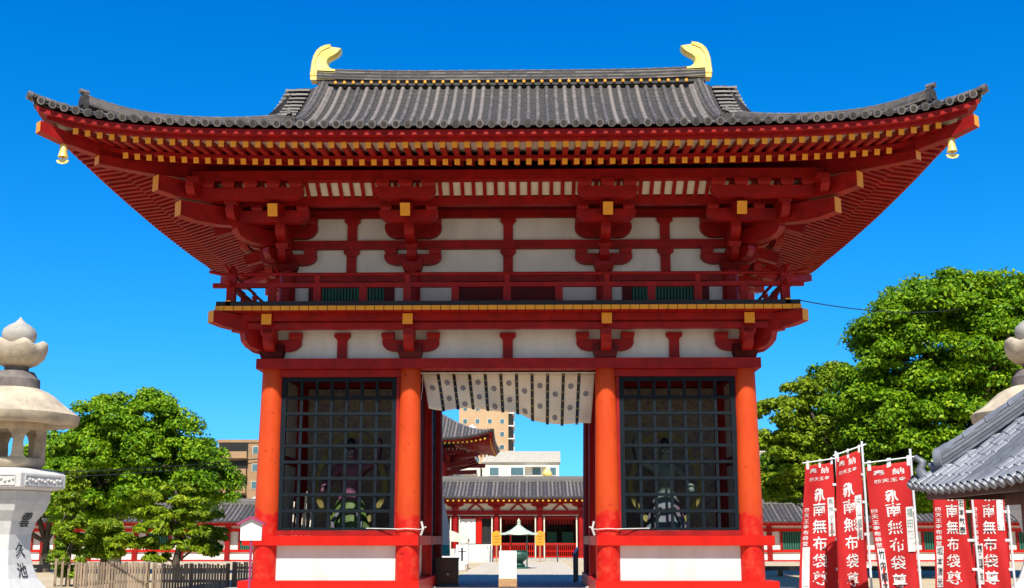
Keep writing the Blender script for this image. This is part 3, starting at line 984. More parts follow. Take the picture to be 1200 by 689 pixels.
for sx in (-1, 1):
    for sy in (-1, 1):
        b = MB()
        pts = []
        for j in range(12):
            t = 3.75 + (RT - .1 - 3.75) * j / 11
            pts.append((sx * 6.03, FY + sy * (HY - t), zr(9, t) + .06 + (.10 * (1 - j / 4) ** 2 if j < 4 else 0)))
        ridge_path(b, pts, .36, .20, 3, .085)
        tile_rows(b, [(p[0] - sx * .2, p[1], p[2] - .02) for p in pts], .1, .085)
        tile_rows(b, [(p[0] + sx * .2, p[1], p[2] - .02) for p in pts], .1, .085)
        ogre(b, (pts[0][0], pts[0][1] + sy * .02, pts[0][2] - .05), (0, sy, 0), .75)
        G(b, 'descending_ridge', m_rd, smooth=50)
        b = MB(); pts = []
        for j in range(14):
            t = .95 + (4.95 - .95) * j / 13
            pts.append((sx * (HX - t), FY + sy * (HY - t), zr(t, t) + .05 + (.16 * (1 - j / 5) ** 2 if j < 5 else 0)))
        ridge_path(b, pts, .38, .25, 4, .09)
        ogre(b, (pts[0][0], pts[0][1], pts[0][2] - .05), (sx, sy, 0), .8)
        G(b, 'hip_ridge', m_rd, smooth=50)
# main ridge
b = MB()
pts = [(x, FY, 15.98 + .10 * (abs(x) / 6.2) ** 4) for x in [-6.25 + i * 12.5 / 24 for i in range(25)]]
for l in range(6):
    z0 = .06 + l * .058; ww = .46 - l * .02
    for i in range(24):
        (xa, _, za), (xb, _, zb2) = pts[i], pts[i + 1]
        b.hexa([(xa, FY - ww / 2, za + z0), (xb, FY - ww / 2, zb2 + z0), (xb, FY + ww / 2, zb2 + z0), (xa, FY + ww / 2, za + z0),
                (xa, FY - ww / 2, za + z0 + .045), (xb, FY - ww / 2, zb2 + z0 + .045), (xb, FY + ww / 2, zb2 + z0 + .045), (xa, FY + ww / 2, za + z0 + .045)], 1 if l % 2 else 0)
for i in range(24):
    (xa, _, za), (xb, _, zb2) = pts[i], pts[i + 1]
    b.hexa([(xa, FY - .17, za - .1), (xb, FY - .17, zb2 - .1), (xb, FY + .17, zb2 - .1), (xa, FY + .17, za - .1),
            (xa, FY - .17, za + .40), (xb, FY - .17, zb2 + .40), (xb, FY + .17, zb2 + .40), (xa, FY + .17, za + .40)], 1)
tile_rows(b, [(p[0], p[1], p[2] + .385) for p in pts], .12, .10, 6, .33)
mr = G(b, 'main_ridge', [M['tile'], M['tile_dark']], smooth=50)
b = MB(); b.lathe([(.05, -.01), (.05, .012), (.03, .02)], 12); med = b.mesh('ridge_medallion', M['gold_paint'])
for i in range(-21, 21):
    x = (i + .5) * TP
    if abs(x) > 5.9: continue
    for sy in (-1, 1):
        o = bpy.data.objects.new('ridge_medallion', med); COL.objects.link(o); o.parent = mr
        o.location = (x, FY + sy * .235, 15.975); o.rotation_euler = (R(90) * -sy, 0, 0)
# gilded ridge-end ornaments
oz = .00455
out = [(250, 322), (250, 270), (256, 210), (268, 160), (288, 120), (316, 94), (350, 78), (390, 73), (393, 94), (430, 98), (468, 105), (470, 122), (452, 148), (425, 168), (396, 184), (380, 200), (374, 222), (384, 246), (405, 260), (440, 266), (436, 322)]
inner = [(282, 318), (286, 230), (300, 170), (330, 128), (372, 108), (392, 104)]
for sx in (-1, 1):
    b = MB()
    poly = [((u - 345) * oz * (1 if sx < 0 else -1), (322 - w) * oz) for u, w in out]
    cx = -6.05 * (1 if sx < 0 else -1)
    n0 = len(b.v); K = len(poly)
    cu = sum(p[0] for p in poly) / K; cw = sum(p[1] for p in poly) / K
    layers = ((-.19, .86), (-.14, .97), (-.06, 1), (.06, 1), (.14, .97), (.19, .86))
    # inset by moving along local normals
    def inset(poly, d):
        r = []
        for i in range(K):
            p0 = Vector(poly[i - 1]); p1 = Vector(poly[i]); p2 = Vector(poly[(i + 1) % K])
            nrm = Vector((-(p2 - p0).y, (p2 - p0).x)).normalized()
            if sx < 0: nrm = -nrm
            r.append((p1.x + nrm.x * d, p1.y + nrm.y * d))
        return r
    sgn = 1
    for y, f in layers:
        pp = inset(poly, (1 - f) * .35 * sgn)
        b.v += [(cx + u, FY + y, 16.22 + w) for u, w in pp]
    for l in range(len(layers) - 1):
        for i in range(K):
            j = (i + 1) % K
            b.face((n0 + l * K + i, n0 + l * K + j, n0 + (l + 1) * K + j, n0 + (l + 1) * K + i))
    b.face(tuple(n0 + i for i in range(K))); b.face(tuple(n0 + (len(layers) - 1) * K + i for i in reversed(range(K))))
    # raised back band
    ip = [((u - 345) * oz * (1 if sx < 0 else -1), (322 - w) * oz) for u, w in inner]
    for y in (-.195, .195):
        b.tube([(cx + u, FY + y, 16.22 + w) for u, w in ip], .022, 6)
    b.box(cx - .40, cx + .39, FY - .19, FY + .19, 16.10, 16.225)
    G(b, 'ridge_ornament', M['gold'], smooth=45)

# ---- wind bells under the four eave corners
def make_bell():
    t = thing('wind_bell', (0, 0, 0), 'x', 'bell', 'gilded bells hanging from the roof corners')
    b = MB(); b.lathe([(.02, .0), (.05, -.02), (.085, -.08), (.095, -.25), (.115, -.36), (.125, -.38), (.10, -.38), (.08, -.3)], 14)
    b.tube([(0, 0, -.03), (0, 0, .16)], .014, 6)
    b.build('bell_body', M['gold'], t, 50)
    b = MB(); b.tube([(0, 0, -.3), (0, 0, -.44)], .01, 6); b.build('clapper', M['black'], t)
    b = MB(); b.prism([(-.16, -.46), (-.12, -.53), (0, -.56), (.12, -.53), (.16, -.46), (0, -.43)], -.012, .012, lambda u, w, a: (u, a, w)); b.build('wind_plate', M['gold'], t)
    return t
bell = make_bell()
for i, (sx, cy, sy, lb) in enumerate(((-1, EY, -1, 'gilded bell hanging from the left roof corner of the gate'), (1, EY, -1, 'gilded bell hanging from the right roof corner of the gate'))):
    o = bell if i == 0 else copy_tree(bell)
    o.location = (sx * (HX - .62), cy - sy * .62, 11.21); o['label'] = lb

# ---- text helper
def text_polys(body, size, align='CENTER'):
    c = bpy.data.curves.new('glyphs', 'FONT'); c.body = body; c.size = size
    c.offset = .012 * size; c.align_x = 'CENTER'; c.align_y = 'CENTER'; c.resolution_u = 3
    o = bpy.data.objects.new('glyphs', c); COL.objects.link(o)
    bpy.context.view_layer.update()
    dg = bpy.context.evaluated_depsgraph_get()
    me = bpy.data.meshes.new_from_object(o.evaluated_get(dg))
    V = [tuple(v.co) for v in me.vertices]; F = [tuple(p.vertices) for p in me.polygons]
    xs = [v[0] for v in V]; ys = [v[1] for v in V]
    cx = (min(xs) + max(xs)) / 2; cy = (min(ys) + max(ys)) / 2
    V = [(v[0] - cx, v[1] - cy) for v in V]
    bpy.data.objects.remove(o); bpy.data.meshes.remove(me); bpy.data.curves.remove(c)
    return V, F

# ---- curtain across the gateway
nb = MB(); ni = MB(); ns = MB(); ny = MB()
NXL, NXR = -2.38, 2.40
def curt(u, v):
    """u 0..1 across, v 0..1 down; blown to the right, left half lifted forward"""
    x = NXL + (NXR - NXL) * u
    side = (.22 * (1 - u) ** 2 - .12 * u ** 4) * v
    drop = 1.02 + .38 / (1 + math.exp(-(u - .60) * 22)) + .012 * math.sin(u * 17)
    y = .42 - .22 * v * math.sin(u * 5.5 + 1.0) - .07 * math.sin(u * 34 + v * 2) * v - .05 * math.sin(u * 15 - v * 5) * v
    z = 6.11 - drop * v - .02 * math.sin(math.pi * ((u * 11) % 1)) * 0
    if u < .5: z += .025 * v * math.sin(u * 20 + v * 3)
    return Vector((x + side, y, z))
NU, NV = 110, 14
for i in range(NU + 1):
    for j in range(NV + 1):
        nb.v.append(tuple(curt(i / NU, j / NV)))
for i in range(NU):
    for j in range(NV):
        a = i * (NV + 1) + j
        nb.face((a, a + 1, a + NV + 2, a + NV + 1))
cur = nb.build('gate_curtain', M['cloth'], smooth=True)
tag(cur, 'cream cloth curtain with dark seams and round crests, blown across the central gateway', 'curtain')
sol = cur.modifiers.new('thick', 'SOLIDIFY'); sol.thickness = .008
def on_curt(u, v, off=.012):
    return tuple(curt(u, v) + Vector((0, -off, 0)))
for k in range(1, 11):
    u = k / 11; ns = MB(); ny = MB()
    for j in range(12):
        v0, v1 = j / 12, (j + 1) / 12 + (.03 if j == 11 else 0)
        ns.quad(on_curt(u - .009, v0), on_curt(u + .009, v0), on_curt(u + .009, v1), on_curt(u - .009, v1))
        if j % 2 == 0: ny.quad(on_curt(u - .0035, v0 + .03, .018), on_curt(u + .0035, v0 + .03, .018), on_curt(u + .0035, v0 + .052, .018), on_curt(u - .0035, v0 + .052, .018))
    so = ns.build('seam_strip', M['black'], cur); ny.build('seam_stitching', M['yellow'], so)
for k in range(11):
    uc_ = (k + .5) / 11
    vs = (.26, .68) if k % 2 else (.42, .88)
    if k == 0 or k == 10: vs = (.42,)
    for v in vs:
        # ring with six lobes and a centre dot
        du = .015; dv = .073 / (1.02 + .38 / (1 + math.exp(-(uc_ - .60) * 22)))
        def pt(r, t): return on_curt(uc_ + du * r * math.cos(t), v + dv * r * math.sin(t), .014)
        for q in range(16):
            t0, t1 = q * math.pi / 8, (q + 1) * math.pi / 8
            ni.quad(pt(1, t0), pt(1, t1), pt(.80, t1), pt(.80, t0))
        for q in range(5):
            t = q * 2 * math.pi / 5 + .3
            ni.quad(pt(.22, t - .5), pt(.68, t - .34), pt(.68, t + .34), pt(.22, t + .5))
ni.build('crests', M['ink'], cur)
b = MB(); b.tube([(-2.52, .40, 6.115), (2.52, .40, 6.115)], .018, 8); b.build('curtain_rod', M['white'], cur)
b = MB(); b.tube([(-2.38, .38, 6.1), (-2.36, .33, 5.7), (-2.40, .33, 5.35)], .008, 5); b.build('tie_cord', M['white'], cur)

# ---- guardian statues in the niches
def skin_body(name, pts, edges, radii, m, parent, sub=2):
    me = bpy.data.meshes.new(name); me.from_pydata(pts, edges, []); me.materials.append(m)
    o = bpy.data.objects.new(name, me); COL.objects.link(o); o.parent = parent
    sk = o.modifiers.new('skin', 'SKIN')
    for i, r in enumerate(radii):
        me.skin_vertices[0].data[i].radius = (r, r * .92)
    me.skin_vertices[0].data[0].use_root = True
    ss = o.modifiers.new('sub', 'SUBSURF'); ss.levels = sub; ss.render_levels = sub
    dg = bpy.context.evaluated_depsgraph_get(); bpy.context.view_layer.update()
    me2 = bpy.data.meshes.new_from_object(o.evaluated_get(bpy.context.evaluated_depsgraph_get()))
    o.modifiers.clear(); o.data = me2
    if not me2.materials: me2.materials.append(m)
    me2.polygons.foreach_set('use_smooth', [True] * len(me2.polygons))
    return o
def guardian(x, mirror, bodym, robem, label):
    t = thing('guardian_statue', (x, 2.0, .30), label, 'statue', 'guardian figures behind the lattices')
    s = -1 if mirror else 1
    k = 1.32
    P_ = [(0, 0, 1.75), (0, -.02, 2.0), (0, -.04, 2.28), (0, -.03, 2.50), (0, -.05, 2.62), (0, -.09, 2.80), (0, -.08, 2.93),
          (.26, -.03, 2.46), (.55, -.10, 2.60), (.66, -.22, 2.98), (.62, -.26, 3.12),
          (-.26, -.03, 2.46), (-.52, -.08, 2.14), (-.50, -.40, 1.98), (-.50, -.52, 1.97),
          (.16, 0, 1.62), (.26, -.05, 1.15), (.30, -.02, .68), (.31, -.16, .60),
          (-.16, 0, 1.62), (-.22, -.12, 1.15), (-.22, -.02, .68), (-.23, -.17, .60)]
    Ed = [(0, 1), (1, 2), (2, 3), (3, 4), (4, 5), (5, 6), (3, 7), (7, 8), (8, 9), (9, 10), (3, 11), (11, 12), (12, 13), (13, 14), (0, 15), (15, 16), (16, 17), (17, 18), (0, 19), (19, 20), (20, 21), (21, 22)]
    Rr = [.20, .21, .25, .20, .10, .155, .11, .14, .11, .08, .08, .14, .11, .08, .08, .17, .14, .09, .08, .17, .14, .09, .08]
    pts = [(s * a * k, b_ * k, (c - .55) * k + .75) for a, b_, c in P_]
    skin_body('body', pts, Ed, [r * k for r in Rr], bodym, t)
    # face
    b = MB(); h = Vector(pts[5])
    for q in (-1, 1):
        b.lathe([(.001, -.035), (.04, -.02), (.045, .0), (.04, .02), (.001, .035)], 8, (h.x + q * .075, h.y - .19, h.z + .03))
    b.lathe([(.001, -.05), (.04, -.03), (.03, .02), (.001, .06)], 8, (h.x, h.y - .215, h.z - .02))
    b.box(h.x - .08, h.x + .08, h.y - .20, h.y - .17, h.z - .12, h.z - .095)
    b.build('face', M['greyprint'], t)
    b = MB(); b.lathe([(.10, .10), (.13, .16), (.12, .28), (.06, .36), (.01, .38)], 12, (h.x, h.y + .02, h.z + .05)); b.build('top_knot', M['black'], t, 40)
    # skirt with folds
    b = MB(); n = 36; base = 0
    prof = [(.30, 1.78), (.36, 1.6), (.42, 1.35), (.50, 1.05), (.56, .85)]
    for r, z in prof:
        for q in range(n):
            a = 2 * math.pi * q / n
            f = 1 + .10 * math.sin(a * 7 + z * 3) * (1.9 - z)
            b.v.append((r * f * math.cos(a) * k * .95, r * f * math.sin(a) * .7 * k, (z - .55) * k + .75))
    for i in range(len(prof) - 1):
        for q in range(n):
            w_ = (q + 1) % n
            b.face((i * n + q, i * n + w_, (i + 1) * n + w_, (i + 1) * n + q))
    b.build('skirt', robem, t, True)
    # flowing scarf: loop over the head and down both sides
    b = MB()
    for q in (-1, 1):
        pts2 = []
        for i in range(30):
            u = i / 29
            a = math.pi / 2 - q * u * math.pi * 1.05
            rx, rz = .95, 1.25
            pts2.append((rx * math.cos(a) * (1 + .08 * math.sin(u * 14)), .18 - .35 * u + .08 * math.sin(u * 11), 3.0 + rz * math.sin(a) - .9 * max(0, u - .55)))
        for i in range(29):
            p, r_ = Vector(pts2[i]), Vector(pts2[i + 1])
            d = (r_ - p).normalized(); wv = Vector((d.z, 0, -d.x)) * .075
            b.quad(tuple(p - wv), tuple(r_ - wv), tuple(r_ + wv), tuple(p + wv))
    so = b.build('scarf', M['scarf'], t); sl = so.modifiers.new('thick', 'SOLIDIFY'); sl.thickness = .03
    b = MB()
    for q in (-1, 1):
        b.tube([(q * .18, -.36, 2.15), (q * .42, -.50, 1.75), (q * .30, -.56, 1.25), (q * .55, -.52, .95)], [.05, .06, .05, .02], 8)
    b.build('sash', M['robeteal'], t, True)
    b = MB()
    rock = [(.80, 0), (.86, .2), (.78, .45), (.68, .62), (.5, .66)]
    b.lathe(rock, 14)
    b.build('rock_base', M['greyplaster'], t)
    return t
guardian(-4.55, False, M['skinpurple'], M['robegreen'], 'plum skinned guardian statue with green skirt behind the left lattice')
guardian(4.45, True, M['skinjade'], M['robeteal'], 'jade skinned guardian statue with slate skirt behind the right lattice')
# ---- bundle of pale sticks leaning inside the left niche
t = thing('stick_bundle', (-5.75, .55, .3), 'bundle of pale wooden sticks leaning behind the left lattice of the gate', 'sticks')
for i in range(7):
    b = MB(); x = -.12 + i * .07
    b.tube([(x - .05, .05 * (i % 3), 0), (x + .04 * math.sin(i * 2.3), .12 + .02 * i, 2.3 + .35 * math.sin(i * 1.7))], .018, 6)
    b.build('stick', M['cream'], t)
# ---- ropes tied round the two middle columns
for sx, lb in ((-1, 'white rope tied round the left centre column at waist height'), (1, 'white rope tied round the right centre column at waist height')):
    t = thing('tied_rope', (sx * 2.66, 0, 1.85), lb, 'rope', 'ropes on the gate columns')
    b = MB()
    b.tube([(.37 * math.cos(a), .37 * math.sin(a), .01 * math.sin(3 * a)) for a in [i * 2 * math.pi / 24 for i in range(25)]], .014, 6)
    b.tube([(sx * .2, -.36, 0), (sx * .65, -.22, .01), (sx * 1.1, -.12, .02)], .014, 6)
    b.build('loop', M['rope'], t)
    b = MB(); b.tube([(-sx * .36, -.14, -.16), (-sx * .42, -.16, 0), (-sx * .37, -.15, .20)], .03, 8); b.tube([(-sx * .36, -.1, 0), (-sx * .5, -.12, .06)], .02, 6)
    b.build('cleat', M['stone_white'], t)

# ================================================================== THINGS ROUND THE GATE
# folding board on a wooden stand
t = thing('notice_board', (-.05, 2.5, .16), 'blank white notice board on a tan wooden stand in the gateway', 'notice board')
b = MB(); F = lambda u, w, a: (u, a + .10 * w, w)
b.prism([(-.25, .30), (.25, .30), (.25, 1.10), (-.25, 1.10)], -.16, -.13, F); b.build('panel', M['white'], t)
b = MB(); b.box(-.26, .26, -.17, .16, .10, .30); b.box(-.27, .27, -.155, .12, .30, .325); b.build('base_box', M['woodtan'], t)
for x in (-.23, .23):
    for y in (-.12, .13):
        b = MB(); b.box(x - .025, x + .025, y - .025, y + .025, 0, .10); b.build('leg', M['woodtan'], t)
# chest
t = thing('offering_chest', (-1.99, 5.3, .16), 'dark brown wooden chest with a pale round boss beside the rear left column', 'chest')
b = MB(); b.box(-.33, .33, -.3, .3, .04, .80); bo = b.build('chest_body', M['woodbrown'], t); bevel(bo, .012)
b = MB(); b.box(-.35, .35, -.32, .32, .80, .86); b.build('lid', M['woodbrown'], t)
b = MB()
for x in (-.32, .32): b.box(x - .03, x + .03, -.315, -.30, .04, .8)
b.box(-.29, .29, -.315, -.3, .42, .46); b.box(-.29, .29, -.315, -.3, .04, .10); b.build('trim', M['black'], t)
b = MB(); b.lathe([(.035, 0), (.035, .01), (.02, .02)], 12); o = b.build('boss', M['white'], t); o.rotation_euler = (R(90), 0, 0); o.location = (.03, -.302, .36)
for x in (-.3, .3):
    b = MB(); b.box(x - .04, x + .04, -.28, .28, 0, .04); b.build('foot', M['black'], t)
# handrail on the rear steps
for x, lb in ((2.05, 'blue grey steel handrail on the rear steps at the right of the gateway'),):
    t = thing('handrail', (x, 8.6, 0), lb, 'handrail')
    b = MB()
    b.tube([(0, -.55, .16), (0, -.55, 1.08), (.02, -.35, 1.14), (.16, .6, 1.28), (.16, 1.4, 1.0)], .035, 8); b.build('rail', M['steel'], t, True)
    for y, z in ((-.35, 1.12), (.5, 1.24)):
        b = MB(); b.tube([(.04 if y < 0 else .14, y, .16 if y < .2 else 0), (.04 if y < 0 else .14, y, z)], .04, 8); b.build('post', M['steel'], t)
t = thing('stone_steps', (0, 9.8, 0), 'two low stone steps behind the gateway beyond the notice board', 'steps')
for i in range(2):
    b = MB(); b.box(-3.2, 3.2, -.38 + i * .35, -.04 + i * .35, -.02, .10 - i * .05); b.build('step', M['paving'], t)
# small roofed sign on a pole
t = thing('roofed_sign', (-5.6, -5, 0), 'blank white gabled sign on a faded magenta pole in front of the left column', 'sign')
b = MB(); b.prism([(-.235, 1.56), (.235, 1.56), (.24, 1.93), (0, 2.04), (-.24, 1.93)], -.02, .02, fy); b.build('board', M['white'], t)
b = MB(); b.prism([(-.30, 1.90), (0, 2.045), (.30, 1.90), (.31, 1.935), (0, 2.09), (-.31, 1.935)], -.09, .09, fy); b.build('roof', M['magenta'], t)
b = MB(); b.tube([(0, .03, 0), (0, .03, 2.0)], .028, 10); b.build('pole', M['magenta'], t, True)

# ---- stone lanterns
def make_lantern():
    t = thing('stone_lantern', (0, 0, 0), 'x', 'stone lantern', 'tall granite lanterns before the gate')
    q = .01339
    def Z(y): return 5.031 - (y - 371) * .01311
    six = R(7.5)
    b = MB()
    pr = [(104, 722), (102, 708), (70, 702), (53.5, 690), (41.5, 677), (35, 662), (31.5, 645), (31.5, 628), (36, 613), (45, 601), (49, 590), (49.5, 578.5)]
    base = len(b.v)
    for r, y in pr:
        off = 0
        for k in range(6):
            a = six + k * math.pi / 3
            b.v.append((off + r * q * math.cos(a), r * q * math.sin(a), Z(y)))
    for i in range(len(pr) - 1):
        for k in range(6):
            e = (k + 1) % 6
            b.face((i * 6 + k, i * 6 + e, (i + 1) * 6 + e, (i + 1) * 6 + k))
    b.face(tuple(reversed(range(6)))); b.face(tuple((len(pr) - 1) * 6 + k for k in range(6)))
    pl = b.build('pillar', M['stone_white'], t); bevel(pl, .012, 2)
    b = MB(); b.lathe([(1.65, -.05), (1.65, .16), (1.55, .18), (1.55, Z(722) + .002)], 6, rot=six); b.build('foundation', M['stone_white'], t)
    b = MB(); b.lathe([(46 * q, Z(578.4)), (55 * q, Z(577.5)), (64 * q, Z(575)), (64 * q, Z(560)), (61 * q, Z(557)), (46 * q, Z(553)), (40 * q, Z(553))], 6, rot=six)
    for k in range(6):      # carved sunk panels on the rim
        a = six + (k + .5) * math.pi / 3; ap = 64 * q * math.cos(math.pi / 6)
        d = Vector((math.cos(a), math.sin(a), 0)); s_ = Vector((-d.y, d.x, 0)); hw = 64 * q * .5 * .82
        for (u0, u1, y0, y1) in ((-hw, hw, 573.5, 572.6), (-hw, hw, 562.4, 561.5), (-hw, -hw + .012, 572.6, 562.4), (hw - .012, hw, 572.6, 562.4)):
            c = d * ap
            p = [c + s_ * u0, c + s_ * u1, c + s_ * u1 + d * .012, c + s_ * u0 + d * .012]
            b.hexa([tuple(v + Vector((0, 0, Z(y0)))) for v in p] + [tuple(v + Vector((0, 0, Z(y1)))) for v in p])
        for i in range(12):
            u = -hw + .03 + (2 * hw - .06) * i / 11
            zc = Z(567.5) + .02 * math.sin(i * 2.1 + k)
            c = d * (ap + .004) + s_ * u + Vector((0, 0, zc))
            b.lathe([(.001, -.022), (.02, -.012), (.024, 0), (.02, .012), (.001, .022)], 6, tuple(c))
    o = b.build('platform', M['stone_white'], t)
    # fire box with arched openings: rounded bowl, six posts, cap ring
    b = MB()
    b.lathe([(18 * q, Z(554)), (32 * q, Z(553)), (37 * q, Z(549)), (39 * q, Z(544)), (38 * q, Z(541)), (33 * q, Z(541.5)), (18 * q, Z(543))], 36, rot=six)
    b.lathe([(30 * q, Z(508)), (37 * q, Z(508)), (37.5 * q, Z(504)), (36 * q, Z(498)), (28 * q, Z(498)), (28 * q, Z(505))], 36, rot=six)
    n = 24
    for k in range(6):
        a0 = six + k * math.pi / 3
        for (ya, yb, wa, wb) in ((543, 537, .30, .17), (537, 521, .17, .14), (521, 514, .14, .20), (514, 507, .20, .34)):
            vs = []
            for (y, w_) in ((ya, wa), (yb, wb)):
                for (r, sg) in ((31 * q, -1), (38.2 * q, -1), (38.2 * q, 1), (31 * q, 1)):
                    vs.append((r * math.cos(a0 + sg * w_), r * math.sin(a0 + sg * w_), Z(y)))
            b.hexa(vs)
    o = b.build('fire_box', M['stone_warm'], t, 45)
    # canopy
    b = MB()
    pr = [(28, 498), (53, 501), (69, 500.5), (72, 498), (73, 489.5), (70, 487), (60, 481), (52, 473.5), (43, 465.5), (34, 460.5), (28, 458), (26, 457.5)]
    b.lathe([(r * q, Z(y)) for r, y in pr], 36)
    for k in range(6):
        a = six + k * math.pi / 3
        d = Vector((math.cos(a), math.sin(a), 0))
        pts = [d * (r * q) + Vector((0, 0, Z(y) - .01)) for r, y in ((28, 458.5), (37, 462.5), (52, 474.5), (61, 482), (71, 490))]
        b.tube(pts, [.01, .018, .02, .022, .03], 8)
    o = b.build('canopy', M['stone_warm'], t, 50)
    b = MB()
    b.lathe([(27 * q, Z(458)), (26.5 * q, Z(447)), (24 * q, Z(445)), (20 * q, Z(438)), (14 * q, Z(437)), (13.2 * q, Z(436)), (13.5 * q, Z(430))], 28)
    b.build('drum', M['stone_dark'], t, 40)
    b = MB()
    base = 0; n = 48
    pr = [(15, 430), (22, 427), (29, 420), (32, 412), (31.5, 407), (27, 404), (14, 404)]
    for i, (r, y) in enumerate(pr):
        for k in range(n):
            a = 2 * math.pi * k / n
            lob = abs(math.cos(3 * (a - six)))
            f = 1 + (.07 * lob - .04) * (1 if 1 <= i <= 5 else 0)
            dz = (.075 * lob ** 2 * (1 if 3 <= i <= 5 else 0))
            b.v.append((r * q * f * math.cos(a), r * q * f * math.sin(a), Z(y) + dz - .02))
    for i in range(len(pr) - 1):
        for k in range(n):
            e = (k + 1) % n
            b.face((i * n + k, i * n + e, (i + 1) * n + e, (i + 1) * n + k))
    b.face(tuple(reversed(range(n)))); b.face(tuple((len(pr) - 1) * n + k for k in range(n)))
    b.build('lotus_collar', M['stone_warm'], t, 55)
    b = MB(); b.lathe([(12 * q, Z(406)), (15 * q, Z(403.5)), (18.3 * q, Z(398)), (19.2 * q, Z(392)), (17.5 * q, Z(386.5)), (12 * q, Z(381.5)), (6 * q, Z(378)), (2.5 * q, Z(374)), (.3 * q, Z(370.8))], 28)
    b.build('jewel_finial', M['stone'], t, 70)
    # brush characters cut in the right hand facet
    b = MB()
    a = six - math.pi / 6
    def facet(z):
        for i in range(len(prp) - 1):
            if prp[i + 1][1] <= z <= prp[i][1] or prp[i][1] <= z <= prp[i + 1][1]:
                f = (z - prp[i][1]) / (prp[i + 1][1] - prp[i][1])
                return prp[i][0] + (prp[i + 1][0] - prp[i][0]) * f
        return .3
    prp = [(r * q * math.cos(math.pi / 6), Z(y)) for r, y in [(70, 702), (53.5, 690), (41.5, 677), (35, 662), (31.5, 645), (31.5, 628), (36, 613), (45, 601), (49, 590), (49.5, 578)]]
    d = Vector((math.cos(a), math.sin(a), 0)); s_ = Vector((-d.y, d.x, 0))
    for ch, y, sz in (('雲', 612, .20), ('久', 645, .20), ('池', 668, .20)):
        V, F_ = text_polys(ch, sz)
        n0 = len(b.v)
        for vx, vy in V:
            z = Z(y) + vy * 1.15
            b.v.append(tuple(d * (facet(z) + .016) + s_ * (vx * .95) + Vector((0, 0, z))))
        for f_ in F_: b.face(tuple(n0 + i for i in f_))
    b.build('carved_writing', M['inkblack'], pl)
    return t
lan = make_lantern()
lan.location = (-7.385, -13, 0)
lan['label'] = 'tall granite lantern with an onion finial at the left edge, beside the picket fence'
l2 = copy_tree(lan); l2.location = (8.40, -13, 0); l2['label'] = 'tall granite lantern with an onion finial rising behind the small tiled shelter'

# ---- picket fences left of the gate
def picket_fence(x0, x1, y, z1, n, lab, seed):
    random.seed(seed)
    t = thing('picket_fence', ((x0 + x1) / 2, y, 0), lab, 'fence', 'wooden picket fences at the left')
    b = MB(); cx = (x0 + x1) / 2
    w = (x1 - x0) / n
    for i in range(n):
        x = x0 - cx + (i + .5) * w
        h = z1 + random.uniform(-.035, .03); tl = random.uniform(-.012, .012); ww = w * .36
        b.hexa([(x - ww, -.015, 0.02), (x + ww, -.015, .02), (x + ww, .015, .02), (x - ww, .015, .02), (x - ww + tl, -.015, h), (x + ww + tl, -.015, h - .01), (x + ww + tl, .015, h - .01), (x - ww + tl, .015, h)])
    b.build('pickets', M['woodgrey'], t)
    for z in (.22, z1 - .2):
        b = MB(); b.box(x0 - cx, x1 - cx, .018, .06, z, z + .07); b.build('rail', M['woodgrey'], t)
    for x in (x0 - cx + .03, 0, x1 - cx - .03):
        b = MB(); b.box(x - .05, x + .05, .062, .15, 0, z1 + .02); b.build('post', M['woodgrey'], t)
picket_fence(-13.98, -11.62, 6, .86, 26, 'sunlit weathered picket fence below the broad tree, left of the gate', 3)
picket_fence(-11.55, -9.1, 6.2, .80, 27, 'shaded dark picket fence between the sunlit fence and the gate', 4)
picket_fence(-9.05, -7.1, 6.5, .84, 22, 'shaded close-boarded picket fence right beside the gate', 5)
b = MB()
t = thing('picket_fence', (-15.2, 8, 0), 'short weathered picket fence end behind the left stone lantern', 'fence', 'wooden picket fences at the left')
for i in range(5):
    b.box(-.15 + i * .12, -.07 + i * .12, -.3 + i * .25, -.27 + i * .25, 0, .95 + .03 * (i % 2))
b.build('pickets', M['woodgrey'], t)
b = MB(); b.bar((-.2, -.25, .8), (.5, .8, .8), .04, .07); b.build('rail', M['woodgrey'], t)
# low black rail on the right
t = thing('low_rail', (14.5, 20, 0), 'low black timber rail on the gravel right of the gate', 'rail')
b = MB(); b.box(-6.5, 6, -.08, .08, .22, .42); b.build('beam', M['black'], t)
for x in (-6, -3, 0, 3, 5.5):
    b = MB(); b.box(x - .1, x + .1, -.1, .1, 0, .22); b.build('foot', M['black'], t)
t = thing('low_rail', (-24, 24, 0), 'low black timber rail on the gravel behind the left stone lantern', 'rail')
b = MB(); b.box(-6, 3, -.08, .08, .2, .38); b.build('beam', M['black'], t)
for x in (-5, -2, 1, 2.8):
    b = MB(); b.box(x - .1, x + .1, -.1, .1, 0, .2); b.build('foot', M['black'], t)

